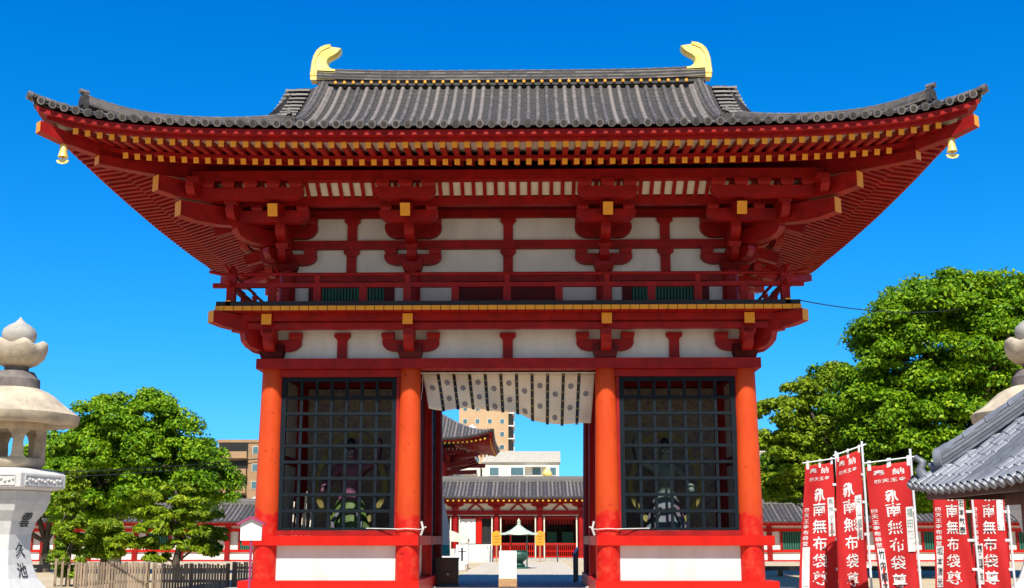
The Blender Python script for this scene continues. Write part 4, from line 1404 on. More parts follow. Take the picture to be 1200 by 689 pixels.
# ================================================================== BANNERS
LONG = '南無布袋尊'
def banner(tl, tr, br, bl, pole, texts, labels, lab, seed=1):
    """cloth given by its four corners; texts: (string, u, v, size_u, size_v) with u,v 0..1"""
    tl, tr, br, bl = map(Vector, (tl, tr, br, bl))
    base = Vector((tr.x, tr.y, 0))
    t = thing('banner', (pole[0], pole[1], 0), lab, 'banner', 'red prayer banners beside the tiled shelter')
    O = Vector((pole[0], pole[1], 0))
    wd = (tr - tl).normalized(); nrm = Vector((wd.y, -wd.x, 0)).normalized()
    if nrm.y > 0: nrm = -nrm
    def S(u, v, off=0):
        p = (tl.lerp(tr, u)).lerp(bl.lerp(br, u), v)
        wv = .034 * math.sin(u * 5 + v * 5 + seed) + .022 * math.sin(u * 11 - v * 7 + seed * 2) * v
        return p + nrm * (wv + off) - O
    b = MB(); NU, NV = 14, 44
    for i in range(NU + 1):
        for j in range(NV + 1):
            b.v.append(tuple(S(i / NU, j / NV)))
    for i in range(NU):
        for j in range(NV):
            a = i * (NV + 1) + j; b.face((a, a + 1, a + NV + 2, a + NV + 1))
    cl = b.build('cloth', M['bannerred'], t, True)
    m = cl.modifiers.new('thick', 'SOLIDIFY'); m.thickness = .003; m.offset = 0
    def write(mb, s, u, v, su, sv, off, mi=0, rot=0):
        V, F_ = text_polys(s, 1.0)
        n0 = len(mb.v)
        for vx, vy in V:
            mb.v.append(tuple(S(min(1, max(0, u + vx * su)), v - vy * sv, off)))
        for f_ in F_: mb.face(tuple(n0 + i for i in f_), mi)
    pr = MB()
    for s, u, v, su, sv in texts: write(pr, s, u, v, su, sv, .006)
    # the curled seed character drawn as strokes
    for s, u, v, su, sv in [x for x in labels if x[0] == '@']:
        strokes = [[(-.35, .25), (-.1, .42), (.08, .3), (.0, .05), (-.25, -.02), (-.38, -.3)], [(.15, .45), (.1, .1), (.12, -.35), (.0, -.48)], [(.3, .35), (.28, 0), (.36, -.3), (.5, -.38)], [(-.4, .05), (-.1, .12), (.3, .08)], [(-.2, .1), (-.12, -.2), (-.3, -.45)]]
        for st in strokes:
            for k in range(len(st) - 1):
                (x0, y0), (x1, y1) = st[k], st[k + 1]
                dx, dy = x1 - x0, y1 - y0; ln = math.hypot(dx, dy); nx, ny_ = -dy / ln * .07, dx / ln * .07
                q = [(x0 + nx, y0 + ny_), (x1 + nx, y1 + ny_), (x1 - nx, y1 - ny_), (x0 - nx, y0 - ny_)]
                pr.quad(*[tuple(S(u + a * su, v - c * sv, .007 + .0004 * k)) for a, c in q])
    pr.build('printed_writing', M['whiteprint'], cl)
    # paper name strips
    for s, u, v, wu, hv, ink in [x for x in labels if x[0] != '@']:
        b = MB(); n = 8
        for j in range(n + 1):
            for uu in (u - wu / 2, u + wu / 2): b.v.append(tuple(S(uu, v + hv * (j / n - .5), .009)))
        for j in range(n): b.face((2 * j, 2 * j + 1, 2 * j + 3, 2 * j + 2))
        st = b.build('name_strip', M['whiteprint'], cl)
        b = MB(); k = len(s)
        for i, ch in enumerate(s):
            write(b, ch, u, v + hv * ((i + .5) / k - .5), wu * .88, hv / k * .82, .013)
        b.build('name_writing', M['greyprint'] if ink == 'g' else M['inkblack'], st)
    # pole, cross bar, loops
    px, py, pt, lean = pole[0], pole[1], pole[2], pole[3]
    top = Vector((lean, 0, pt))
    b = MB(); b.tube([(0, 0, 0), tuple(top)], .016, 10); b.build('pole', M['plastic'], t, True)
    a = tl - O + Vector((0, 0, .05)) - wd * .03; e = tr - O + Vector((0, 0, .05)) + wd * .10
    b = MB(); b.tube([tuple(a), tuple(e)], .009, 8); b.build('cross_bar', M['plastic'], t, True)
    for u in (.04, .5, .93):
        b = MB(); p = S(u, 0, .004); p2 = S(min(1, u + .09), 0, .004); up = Vector((0, 0, .075))
        b.quad(tuple(p - up * .7), tuple(p2 - up * .7), tuple(p2 + up), tuple(p + up)); b.build('cloth_loop', M['plastic'], t)
    for v in (.17, .36, .58, .80, .96):
        p = S(1, v, .004); zz = p.z
        f = zz / pt; q = Vector((lean * f, 0, zz))
        b = MB(); w_ = Vector((0, 0, .018))
        q = q + (q - p).normalized() * .02
        p = p - (q - p).normalized() * .03
        b.quad(tuple(p - w_), tuple(q - w_), tuple(q + w_), tuple(p + w_)); b.build('cloth_loop', M['plastic'], t)
    b = MB(); b.lathe([(.16, 0), (.16, .05), (.05, .08), (.04, .16)], 14); b.build('pole_base', M['stone_white'], t)
    return t
def std(u0, side_u, v0=.055, step=.136, su=.40, sv=.115, first=.335, slope=0):
    r = [('奉', u0 - .22, v0, .28, .052), ('納', u0 + .20, v0, .28, .052)]
    for i, ch in enumerate('四天王寺'): r.append((ch, u0 - .27 + i * .18, v0 + .062, .16, .030))
    for i, ch in enumerate(LONG): r.append((ch, u0, first + i * step, su, sv * .98))
    for i, ch in enumerate('四天王寺布袋堂'): r.append((ch, side_u, .345 + i * .043, .16, .036))
    return r
banner((4.65, -13.6, 2.64), (5.063, -13.6, 2.70), (5.047, -13.62, .79), (4.487, -13.55, .79), (5.13, -13.6, 2.86, -.02),
       std(.52, .13, .05, .130, .40, .112, .345), [('@', .52, .235, .34, .105), ('魚木ゆり子', .86, .41, .19, .29, 'g'), ('金澤良一', .16, .80, .19, .34, 'g')],
       'leftmost red banner, nearest the gate, its grey-lettered paper strip beside the white prayer')
banner((4.833, -14.6, 2.68), (5.167, -14.6, 2.796), (5.185, -14.62, .84), (4.785, -14.58, .84), (5.235, -14.6, 2.92, -.03),
       [q for q in std(.48, .05, .055, .128, .46, .108, .37) if q[1] > .1], [('@', .46, .25, .40, .105), ('片山恒保', .80, .46, .24, .31, 'g')],
       'narrow red banner with its slanted top, second from the gate', 2)
banner((4.884, -15.8, 2.49), (5.431, -15.8, 2.562), (5.467, -15.82, .88), (4.979, -15.78, .88), (5.49, -15.8, 2.72, -.035),
       std(.52, .10, .06, .132, .38, .112, .345), [('@', .50, .24, .30, .095), ('福田正信', .90, .50, .18, .33, 'g'), ('竹内順子', .12, .80, .17, .34, 'b')],
       'widest red banner with large white characters, just left of the shelter eave', 3)
banner((6.203, -14.5, 2.60), (6.60, -14.5, 2.60), (6.646, -14.5, .84), (6.102, -14.46, .84), (6.72, -14.5, 2.72, -.03),
       std(.52, .12, .05, .127, .40, .110, .355), [('@', .52, .235, .36, .095), ('石本敏泰', .83, .40, .19, .27, 'b'), ('坂本清光', .14, .78, .19, .31, 'b')],
       'red banner under the shelter eave whose black-lettered strip sits low at its left', 4)
banner((6.694, -14.45, 2.60), (7.149, -14.5, 2.60), (7.115, -14.5, .84), (6.652, -14.44, .84), (7.19, -14.5, 2.70, -.02),
       std(.52, .10, .05, .127, .40, .110, .355), [('@', .52, .235, .36, .095), ('江原博弘', .86, .36, .19, .29, 'b'), ('葵興業', .20, .76, .20, .31, 'b')],
       'rightmost red banner, beside the dark shelter post', 5)

# ================================================================== SMALL TILED SHELTER (right)
t = thing('tiled_shelter', (6.6, -19.2, 0), 'small open shelter with a grey tiled hip roof at the right edge', 'shelter')
CX, CY = 4.87, -17.5       # rear left eave corner
SW, SD = 3.4, 3.4; zE = 2.10
O = Vector((6.6, -19.2, 0))
def sr(tt): return zE + .74 * tt + .07 * tt * tt
def slift(c): return .09 * max(0, 1 - c / 1.2) ** 2
def sp(side, s, tt, z=None):
    h = SW / 2; c = h - abs(s)
    z = sr(tt) + slift(max(c, 0)) * max(0, 1 - tt) if z is None else z
    ox, oy = 6.57, -19.2
    if side == 0: p = (ox + s, oy - h + tt, z)
    elif side == 1: p = (ox + h - tt, oy + s, z)
    elif side == 2: p = (ox - s, oy + h - tt, z)
    else: p = (ox - h + tt, oy - s, z)
    return Vector(p) - O
rl = MB(); sh = MB()
for sd in range(4):
    n = 9; pt_ = SW / 2 / n * .985
    for i in range(-n, n + 1):
        s = i * pt_; T = max(.1, SW / 2 - abs(s))
        tile_rows(rl, [tuple(sp(sd, s, T * j / 6)) for j in range(7)], .045, .058, 8, .165)
    k = 10
    base = len(sh.v)
    for j in range(k + 1):
        tt = SW / 2 * j / k
        for e in range(13):
            s = (-1 + e / 6) * (SW / 2 - tt)
            sh.v.append(tuple(sp(sd, s, tt) - Vector((0, 0, .005))))
    for j in range(k):
        for e in range(12):
            a = base + j * 13 + e; sh.face((a, a + 1, a + 14, a + 13))
M['tile_blue'] = mat('blue_grey_tile', (.26, .275, .31), (.15, .16, .19), .42, 7, .2, 50, island=.3)
rf = sh.build('roof', M['tile_dark'], t)
m = rf.modifiers.new('thick', 'SOLIDIFY'); m.thickness = .04; m.offset = -1
rl.build('tile_rolls', [M['tile_blue'], M['tile_blue']], rf, 50)
for sx in (-1, 1):
    for sy in (-1, 1):
        b = MB(); pts = []
        for j in range(10):
            tt = .30 + (SW / 2 - .30) * j / 9
            pts.append(tuple(Vector((6.57 + sx * (SW / 2 - tt), -19.2 + sy * (SW / 2 - tt), sr(tt) + .02)) - O))
        ridge_path(b, pts, .24, .19, 4, .085)
        d = Vector((sx, sy, 0)).normalized()
        p = Vector(pts[0])
        b.tube([tuple(p + d * .01 + Vector((0, 0, .10))), tuple(p + d * .09 + Vector((0, 0, .09)))], .14, 18, 0)
        b.tube([tuple(p + d * .09 + Vector((0, 0, .09))), tuple(p + d * .105 + Vector((0, 0, .09)))], .10, 18, 1)
        pts2 = [p + d * (.06 + .05 * i) + Vector((0, 0, .0 + .018 * i * i / 3)) for i in range(4)]
        b.tube([tuple(v) for v in pts2], [.06, .05, .04, .02], 8, 0)
        # curled crest ornament at the corner
        q = p + d * .26 - Vector((0, 0, .10))
        b.tube([tuple(q), tuple(q + d * .05 + Vector((0, 0, .10))), tuple(q + d * .01 + Vector((0, 0, .18))), tuple(q + d * .09 + Vector((0, 0, .24))), tuple(q + d * .13 + Vector((0, 0, .20)))], [.07, .055, .045, .03, .012], 8, 0)
        b.build('hip_ridge', [M['tile_blue'], M['tile_dark']], t, 50)
b = MB(); b.lathe([(.16, 3.15), (.13, 3.25), (.10, 3.32), (.13, 3.40), (.10, 3.52), (.02, 3.62)], 14, (6.57 - O.x, 0, .02)); b.build('roof_finial', M['tile_blue'], t, 50)
b = MB(); hh = SW / 2 - .12
ox = 6.57 - O.x
for (x0, x1, y0, y1) in ((ox - hh, ox + hh, -hh, -hh + .06), (ox - hh, ox + hh, hh - .06, hh), (ox - hh, ox - hh + .06, -hh + .06, hh - .06), (ox + hh - .06, ox + hh, -hh + .06, hh - .06)):
    b.box(x0, x1, y0, y1, 2.02, 2.085)
b.build('eave_board', M['woodbrown'], t)
for sx in (-1, 1):
    for sy in (-1, 1):
        b = MB(); x = ox + sx * (SW / 2 - .90); y = sy * (SW / 2 - .90)
        b.box(x - .07, x + .07, y - .07, y + .07, 0, 2.35); b.build('post', M['woodbrown'], t)
b = MB()
for sy in (-1, 1): b.box(ox - 1.3, ox + 1.3, sy * .80 - .05, sy * .80 + .05, 2.10, 2.24)
for sx in (-1, 1): b.box(ox + sx * .80 - .05, ox + sx * .80 + .05, -1.3, 1.3, 1.95, 2.095)
b.build('tie_beam', M['woodbrown'], t)
b = MB(); b.box(ox - .7, ox + .7, -.5, .5, 0, .75); b.box(ox - .55, ox + .55, -.35, .35, .751, .76); b.build('basin', M['stone'], t)

# ================================================================== BACKGROUND BUILDINGS
def simple_roof(t, x0, x1, y, z_e, z_r, depth, pitch=.30, over=.0, rr=.075, name='roof'):
    """gable roof with rolls on both slopes, ridge along x; t is the thing at (tx,ty)"""
    ox, oy = t.location.x, t.location.y
    def zz(u): return z_e + (z_r - z_e) * (.82 * u + .18 * u * u)
    b = MB(); r = MB()
    N = 8
    for sy in (-1, 1):
        for j in range(N):
            u0, u1 = j / N, (j + 1) / N
            ya, yb = y + sy * depth * (1 - u0), y + sy * depth * (1 - u1)
            b.quad((x0 - ox, ya - oy, zz(u0)), (x1 - ox, ya - oy, zz(u0)), (x1 - ox, yb - oy, zz(u1)), (x0 - ox, yb - oy, zz(u1)))
        if sy < 0:
            n = int((x1 - x0) / pitch)
            for i in range(n + 1):
                x = x0 + .1 + i * (x1 - x0 - .2) / n
                pts = [(x - ox, y + sy * depth * (1 - j / 4) - oy, zz(j / 4) + .01) for j in range(5)]
                tile_rows(r, pts, rr * 1.1, rr, 4, .9)
    b2 = MB(); ridge_path(b2, [(x0 - ox, y - oy, z_r - .05), (x1 - ox, y - oy, z_r - .05)], .42, .34, 3, .1)
    rf = b.build(name, M['tile_dark'], t)
    m = rf.modifiers.new('thick', 'SOLIDIFY'); m.thickness = .12; m.offset = -1 if True else 1
    r.build('tile_rolls', [M['tile'], M['tile_dark']], rf)
    b2.build('ridge', [M['tile_pale'], M['tile_dark']], rf)
    return rf

def corridor(x0, x1, Y, lab, z_ridge=3.95, z_eave=2.70, bay=3.1, ph=0):
    """walled cloister with green barred windows"""
    t = thing('cloister_wall', ((x0 + x1) / 2, Y, 0), lab, 'cloister', 'tiled cloister wings beside the gate')
    ox = (x0 + x1) / 2
    W = lambda a: a - ox
    simple_roof(t, x0, x1, Y + 1.9, z_eave, z_ridge, 2.9)
    b = MB(); b.box(W(x0), W(x1), .1, .2, .12, 2.75); b.build('wall', M['plaster'], t)
    b = MB(); b.box(W(x0), W(x1), -.3, 4.2, -.1, .12); b.build('plinth', M['stone'], t)
    b = MB()
    b.box(W(x0), W(x1), -.02, .14, 2.06, 2.26); b.box(W(x0), W(x1), .0, .14, .72, .88)
    b.box(W(x0), W(x1), .0, .14, .12, .22); b.box(W(x0), W(x1), -.25, .12, 2.44, 2.56)
    b.build('rail', M['brightred'], t)
    b = MB()
    n = int((x1 - x0) / .28)
    for i in range(n):
        x = W(x0) + .14 + i * .28
        b.bar((x, .3, 2.75), (x, -.92, 2.52), .09, .10)
    b.box(W(x0), W(x1), -.98, -.90, 2.575, 2.655)
    b.build('rafters', M['red'], t)
    b = MB(); b.quad((W(x0), -.9, 2.60), (W(x1), -.9, 2.60), (W(x1), .2, 2.80), (W(x0), .2, 2.80)); b.build('soffit', M['woodtan'], t)
    x = x0 + ph
    while x < x1:
        b = MB(); b.box(W(x) - .16, W(x) + .16, -.10, .16, .12, 2.44); b.build('column', M['red'], t)
        if x + bay < x1:
            xa, xb = x + .85, x + bay - .85
            f = MB(); f.box(W(xa) - .14, W(xa), -.04, .12, .88, 2.06); f.box(W(xb), W(xb) + .14, -.04, .12, .88, 2.06)
            f.box(W(xa), W(xb), .04, .098, .88, 2.06, 1)
            fo = f.build('window', [M['red'], M['dark']], t)
            g_ = MB(); k = int((xb - xa) / .14)
            for i in range(k):
                xx = W(xa) + (i + .5) * (xb - xa) / k
                g_.box(xx - .045, xx + .045, -.01, .038, .885, 2.055)
            g_.build('window_bars', M['green'], fo)
        x += bay
    return t
corridor(-45, -7.6, 45, 'long tiled cloister with green barred windows behind the broad tree on the left', ph=.5)
corridor(10.5, 46, 45, 'tiled cloister with green barred windows behind the red banners on the right', ph=2.72)
# white gable sliver above the left cloister
t = thing('white_store', (-16.5, 52, 0), 'low white building whose pale gable edge peeks above the left cloister roof', 'building')
b = MB(); b.prism([(-3.2, 0), (3.2, 0), (3.2, 4.6), (0, 5.8), (-3.2, 4.3)], 0, 5, fy); b.build('wall', M['apart_white'], t)
b = MB(); b.prism([(-3.7, 4.15), (0, 5.9), (3.7, 4.5), (3.7, 4.7), (0, 6.12), (-3.7, 4.35)], -.4, 5.4, fy); b.build('roof', M['white'], t)

# ---- rear hall seen through the gateway
HYY = 51.0
t = thing('pillared_hall', (0, HYY, 0), 'long red pillared hall with a grey tiled roof framed by the gateway', 'hall')
simple_roof(t, -12, 13, HYY + 2.2, 4.50, 5.80, 3.4, .27, rr=.08)
hc = [-17.6 + 1.0 + i * 3.1 for i in range(0)] + [-11.1, -8.0, -4.92, -1.95, 1.17, 4.13, 7.2, 10.3]
b = MB(); b.box(-12, 13, -.9, 6, -.05, .15); b.box(-11.6, 12.6, -.6, 5.8, .15, .24); b.build('podium', M['stone'], t)
for x in hc:
    b = MB(); b.lathe([(.21, .24), (.21, 3.35), (.18, 3.6)], 12, (x, 0, 0)); b.build('column', M['red'], t, 50)
    b = MB(); b.lathe([(.32, .24), (.32, .30), (.24, .34)], 12, (x, 0, 0)); b.build('column_base', M['brightred'], t, 50)
    b = MB(); b.block(x, 0, 3.62, 3.86, .5); b.prism(arm_poly(.62, 3.86, 4.08), -.1, .1, lambda u, w, a: (x + u, a, w)); b.build('bracket', M['red'], t)
    b = MB()
    for sx in (-1, 1):
        b.box(min(x + sx * .27, x + sx * .36), max(x + sx * .27, x + sx * .36), -.12, .0, .24, 3.15)
    b.build('white_post_strip', M['cream'], t)
b = MB(); b.box(-11.5, 12.5, -.12, .12, 3.28, 3.60); b.box(-11.5, 12.5, -.14, .14, 4.085, 4.30); b.box(-11.5, 12.5, -.1, .1, 3.02, 3.16); b.build('tie_beam', M['red'], t)
b = MB(); b.box(-11.5, 12.5, .0, .06, 3.6, 4.09); b.build('frieze_panel', M['cream'], t)
b = MB(); b.box(-11.5, 12.5, -.13, -.09, 3.235, 3.277); b.build('white_rule', M['cream'], t)
for i in range(len(hc) - 1):
    m_ = (hc[i] + hc[i + 1]) / 2; b = MB()
    b.bar((m_ - .55, -.04, 3.62), (m_ - .03, -.04, 4.08), .1, .12); b.bar((m_ + .55, -.04, 3.62), (m_ + .03, -.04, 4.08), .1, .12)
    b.block(m_, -.04, 3.98, 4.084, .26); b.build('splayed_strut', M['red'], t)
for i in range(90):
    if i % 1: continue
b = MB(); rcap = MB()
n = 62
for i in range(n):
    x = -11.8 + i * .40
    b.bar((x, .6, 4.50), (x, -1.08, 4.28), .13, .13, 0)
    rcap.tube([(x, -1.082, 4.28), (x, -1.11, 4.277)], .075, 10, 0)
b.box(-12, 13, -1.16, -1.05, 4.36, 4.46)
ro = b.build('rafters', M['red'], t); rcap.build('rafter_ends', M['yellow'], ro)
# infill of the bays: back wall with openings, low red lattice, doors
b = MB()
for x0, x1 in ((-11.5, -5.0), (4.2, 12.5)): b.box(x0, x1, 4.2, 4.3, .24, 4.2)
b.box(-5.0, 4.2, 4.2, 4.3, .24, 4.2)
b.build('back_wall', M['darkred'], t)
b = MB(); b.box(-12, 13, -.5, 5.6, 4.3, 4.34); b.build('ceiling', M['darkred'], t)
b = MB(); b.box(-4.55, -3.45, .05, .1, 1.25, 3.0); b.box(-3.42, -3.0, .02, .1, 1.25, 3.0, 1); b.build('door', [M['plaster'], M['brightred']], t)
for q in ((-3.0, -2.3, .3, .36, 1.15, 3.0), (-11.5, -5.3, .1, .2, .24, 3.0), (4.6, 12.5, .1, .2, .24, 3)):
    b = MB(); b.box(*q); b.build('dark_bay', M['dark'], t)
b = MB(); b.box(-4.6, -2.3, -.05, .3, .24, 1.2); b.build('bay_plinth', M['plaster'], t)
for x0, x1 in ((-1.55, .80), (1.55, 3.78)):
    b = MB()
    b.box(x0, x1, -.03, .03, 1.20, 1.28); b.box(x0, x1, -.03, .03, .30, .38); b.box(x0, x1, -.03, .03, .70, .76)
    k = 16
    for i in range(k): b.box(x0 + (i + .3) * (x1 - x0) / k, x0 + (i + .62) * (x1 - x0) / k, -.02, .02, .38, 1.20)
    b.build('low_fence', M['brightred'], t)
    b = MB(); b.box(x0 + .25, x1 - .25, 4.0, 4.1, .9, 2.6); b.box(x0, x1, 3.9, 4.0, 1.1, 1.3, 1); b.build('inner_screen', [M['dark'], M['cream']], t)
    b = MB()
    for i in range(9):
        xx = x0 + .3 + i * (x1 - x0 - .6) / 8
        b.box(xx - .05, xx + .05, .6, .65, 2.62, 2.92); 
    b.box(x0, x1, .55, .7, 2.92, 3.02)
    b.build('hanging_valance', M['red'], t)
for x0, x1 in ((1.75, 2.45), (2.85, 3.7)):
    b = MB(); b.box(x0, x1, 3.4, 3.5, 1.3, 2.1); b.build('inner_window', M['green'], t)
# light stone steps
for x0, x1, lb in ((-4.7, -2.5, 'pale stone steps before the left bay of the rear hall'),):
    t = thing('stone_steps', ((x0 + x1) / 2, HYY - 2.2, 0), lb, 'steps')
    w = (x1 - x0) / 2
    for i in range(5):
        b = MB(); b.box(-w, w, -1.6 + i * .42, 1.2, i * .22, (i + 1) * .22 - .003); b.build('step', M['stone_white'], t)
    b = MB(); b.box(-w - .35, -w - .003, -1.3, 1.2, 0, .9); b.box(w + .003, w + .35, -1.3, 1.2, 0, .9); b.build('side_block', M['stone_white'], t)
def post_rail(x, y, lb):
    t = thing('step_rail', (x, y, 0), lb, 'handrail', 'rails before the rear hall')
    b = MB(); b.tube([(0, -.6, 0), (0, -.6, .75), (.0, .6, 1.15), (0, .6, 0)], .035, 6); b.build('rail', M['steel'], t)
post_rail(-2.25, HYY - 3.2, 'dark rail beside the pale stone steps of the rear hall')
post_rail(2.35, HYY - 3.2, 'dark rail before the column between the rear hall right bays')
def amber_sign(x, lb):
    t = thing('amber_sign', (x, HYY - 3, 0), lb, 'sign', 'amber signs before the rear hall')
    b = MB(); b.box(-.045, .045, -.04, .04, 0, 1.15); b.build('post', M['woodtan'], t)
    b = MB(); b.prism([(-.32, 1.15), (.32, 1.15), (.34, 2.0), (.0, 2.16), (-.34, 2.0)], -.05, .05, fy); b.build('board', M['signyellow'], t)
    b = MB()
    for i in range(3):
        V, F_ = text_polys('南無阿'[i], .2); n0 = len(b.v)
        b.v += [(vx, -.056, 1.88 - i * .26 + vy) for vx, vy in V]
        for f_ in F_: b.face(tuple(n0 + k for k in f_))
    b = MB()
    for i in range(3): b.box(-.16, .16, -.056, -.052, 1.35 + i * .2, 1.38 + i * .2); 
    b.build('lines', M['woodbrown'], t)
amber_sign(-1.84, 'amber board on a thin post left of the green roofed incense burner')
amber_sign(1.16, 'amber board on a thin post right of the green roofed incense burner')
# incense burner under a small green roof
t = thing('incense_pavilion', (-.09, 31, 0), 'pale green roofed incense pavilion with a dark bronze burner in the courtyard', 'incense pavilion')
b = MB()
n = 32; prof = [(1.0, 1.80), (.95, 1.84), (.70, 1.93), (.42, 2.08), (.18, 2.26), (.08, 2.34)]
for r, z in prof:
    for k in range(n):
        a = 2 * math.pi * k / n
        f = 1 + .06 * abs(math.cos(3 * a)) ** 6 * (r > .6)
        b.v.append((r * f * math.cos(a), r * f * math.sin(a), z + .06 * abs(math.cos(3 * a)) ** 8 * (r > .8)))
for i in range(len(prof) - 1):
    for k in range(n):
        e = (k + 1) % n; b.face((i * n + k, i * n + e, (i + 1) * n + e, (i + 1) * n + k))
b.face(tuple(reversed(range(n))))
b.build('roof', M['copper'], t, 50)
b = MB(); b.lathe([(.08, 2.34), (.11, 2.38), (.07, 2.44), (.10, 2.50), (.08, 2.58), (.01, 2.68)], 12); b.build('finial', M['copper'], t, 50)
for k in range(4):
    a = math.pi / 4 + k * math.pi / 2
    b = MB(); b.tube([(.62 * math.cos(a), .62 * math.sin(a), 0), (.62 * math.cos(a), .62 * math.sin(a), 1.84)], .035, 8); b.build('post', M['brightred'] if k == 2 else M['bronze'], t)
b = MB(); b.lathe([(.30, .12), (.36, .2), (.22, .34), (.30, .42), (.48, .58), (.52, .72), (.50, .86), (.42, .92), (.46, .98), (.44, .99)], 20); b.build('burner', M['bronze'], t, 50)
b = MB(); b.lathe([(.6, 0), (.6, .10), (.45, .12)], 8); b.build('base', M['bronze'], t)
# beige sunshade and flag at the left inside the gateway
t = thing('awning_tent', (-3.6, 30, 0), 'small beige awning tent at the left of the gateway view', 'tent')
b = MB(); b.prism([(-1.1, 1.5), (.85, 1.42), (.85, 1.6), (.1, 1.95), (-1.1, 2.3)], -.9, .9, fy); b.build('canopy', M['cloth'], t)
for x in (-1.0, .78):
    for y in (-.8, .8):
        b = MB(); b.tube([(x, y, 0), (x, y, 1.5)], .03, 6); b.build('pole', M['white'], t)
b = MB(); b.box(-.6, .7, -.9, .2, 0, .75); b.build('table', M['white'], t)
t = thing('tall_flag', (-2.72, 16, 0), 'tall white flag with a turquoise foot just inside the gateway at left', 'flag')
b = MB(); b.tube([(-.5, 0, 0), (-.42, 0, 3.6)], .02, 8); b.build('pole', M['white'], t)
b = MB(); b.prism([(-.40, .9), (.02, .9), (-.02, 2.1), (-.30, 3.3), (-.40, 3.3)], -.008, .008, fy); b.build('cloth', M['white'], t)
b = MB(); b.prism([(-.38, .95), (.0, .95), (.0, 1.35), (-.38, 1.35)], -.012, -.0085, fy); b.prism([(-.38, .95), (.0, .95), (.0, 1.35), (-.38, 1.35)], .0085, .012, fy)
b.build('turquoise_band', mat('turquoise_cloth', (.05, .42, .42), None, .8), t)
t = thing('paper_stand', (-2.9, 27, 0), 'small white stand with dark writing below the awning tent', 'stand')
b = MB(); b.box(-.3, .3, -.03, .03, .35, 1.3); b.build('board', M['white'], t)
b = MB(); V, F_ = text_polys('御守', .3); n0 = 0
b = MB(); b.box(-.05, .05, -.035, -.031, .5, 1.15); b.box(-.2, .2, -.0355, -.0312, .95, .99); b.build('writing_stroke', M['inkblack'], t)
for x in (-.25, .25):
    b = MB(); b.box(x - .03, x + .03, -.1, .1, 0, .35); b.build('leg', M['woodtan'], t)

# ---- big temple hall beyond, its right eave corner in view
t = thing('main_hall', (-13.5, 85, 0), 'dark red temple hall whose upswept grey roof corner shows above the rear hall', 'temple hall')
hx, ze, rd = 10.5, 10.9, 7.0
def hp(sd, s, tt, z):
    if sd == 0: return (s, -hx + tt, z)
    if sd == 1: return (hx - tt, s, z)
    if sd == 2: return (-s, hx - tt, z)
    return (-hx + tt, -s, z)
def hz(c, tt): return ze + .42 * tt + .02 * tt * tt + .9 * max(0, 1 - c / 6) ** 3 * max(0, 1 - tt / 6)
r = MB(); sh = MB()
for sd in range(4):
    n = int(hx / .34)
    for i in range(-n, n + 1):
        s = i * .34; T = min(hx - abs(s), rd)
        if T < .2: T = .2
        if sd in (0, 1): tile_rows(r, [hp(sd, s, T * j / 5, hz(max(hx - abs(s), T * j / 5), T * j / 5)) for j in range(6)], .11, .11, 4, 1.2)
    base = len(sh.v)
    for j in range(9):
        tt = rd * j / 8
        for e in range(17):
            s = (-1 + e / 8) * (hx - tt); sh.v.append(hp(sd, s, tt, hz(max(hx - abs(s), tt), tt)))
    for j in range(8):
        for e in range(16):
            a = base + j * 17 + e; sh.face((a, a + 1, a + 18, a + 17))
rf = sh.build('roof', M['tile_dark'], t); m = rf.modifiers.new('thick', 'SOLIDIFY'); m.thickness = .2; m.offset = -1
r.build('tile_rolls', [M['tile'], M['tile_dark']], rf)
b = MB(); b.box(-3.6, 3.6, -3.6, 3.6, 13.8, 16.6); b.build('upper_wall', M['darkred'], t)
b = MB(); b.lathe([(7.6, 16.4), (7.2, 16.7), (4.0, 18.6), (1.5, 20.4), (.2, 20.6)], 4, rot=R(45)); b.build('upper_roof', M['tile'], t)
b = MB(); rc = MB()
for sd in range(4):
    n = int((hx - .4) / .42)
    for i in range(-n, n + 1):
        s = i * .42; c = hx - abs(s)
        T = min(c - .1, 4.6)
        if T < .6: continue
        L_ = .75 * .9 * max(0, 1 - c / 6) ** 3
        p0 = Vector(hp(sd, s, .35, ze - .42 + L_)); p1 = Vector(hp(sd, s, T, ze - .42 + L_ + .22 * (T - .35)))
        b.bar(p1, p0, .17, .2)
        dd = (p0 - p1).normalized()
        if sd in (0, 1): rc.tube([tuple(p0), tuple(p0 + dd * .03)], .10, 10)
ro = b.build('rafters', M['red'], t); rc.build('rafter_ends', M['yellow'], ro)
b = MB()
for sd in range(4):
    for e in range(16):
        q0, q1 = -1 + e / 8, -1 + (e + 1) / 8
        P4 = []
        for q, tt in ((q0, .15), (q1, .15), (q1, .45), (q0, .45)):
            s = q * (hx - tt); P4.append(Vector(hp(sd, s, tt, hz(hx - abs(s), tt) - .36)))
        b.hexa(P4 + [v + Vector((0, 0, .2)) for v in P4])
b.build('eave_board', M['red'], t)
b = MB()
for sx in (-1, 1):
    for sy in (-1, 1):
        for (a0, z0, z1, a1, z2, z3) in ((5.6, 9.1, 9.6, 8.8, 9.3, 9.8), (5.4, 8.3, 8.9, 7.9, 8.6, 9.05), (5.2, 7.5, 8.1, 6.9, 7.9, 8.25)):
            b.bar((sx * a0, sy * a0, (z0 + z1) / 2), (sx * a1, sy * a1, (z2 + z3) / 2), .35, .45)
    for yy in (-6, -2, 2, 6):
        b.bar((sx * 5.5, yy, 8.9), (sx * 8.3, yy, 9.6), .3, .35); b.bar((yy, sx * 5.5, 8.9), (yy, sx * 8.3, 9.6), .3, .35)
for q in ((-7.6, 7.6, -7.8, -7.5), (-7.6, 7.6, 7.5, 7.8)): b.box(*q, 9.65, 10.0); 
b.box(-7.8, -7.5, -7.5, 7.5, 9.65, 10.0); b.box(7.5, 7.8, -7.5, 7.5, 9.65, 10.0)
b.build('brackets', M['darkred'], t)
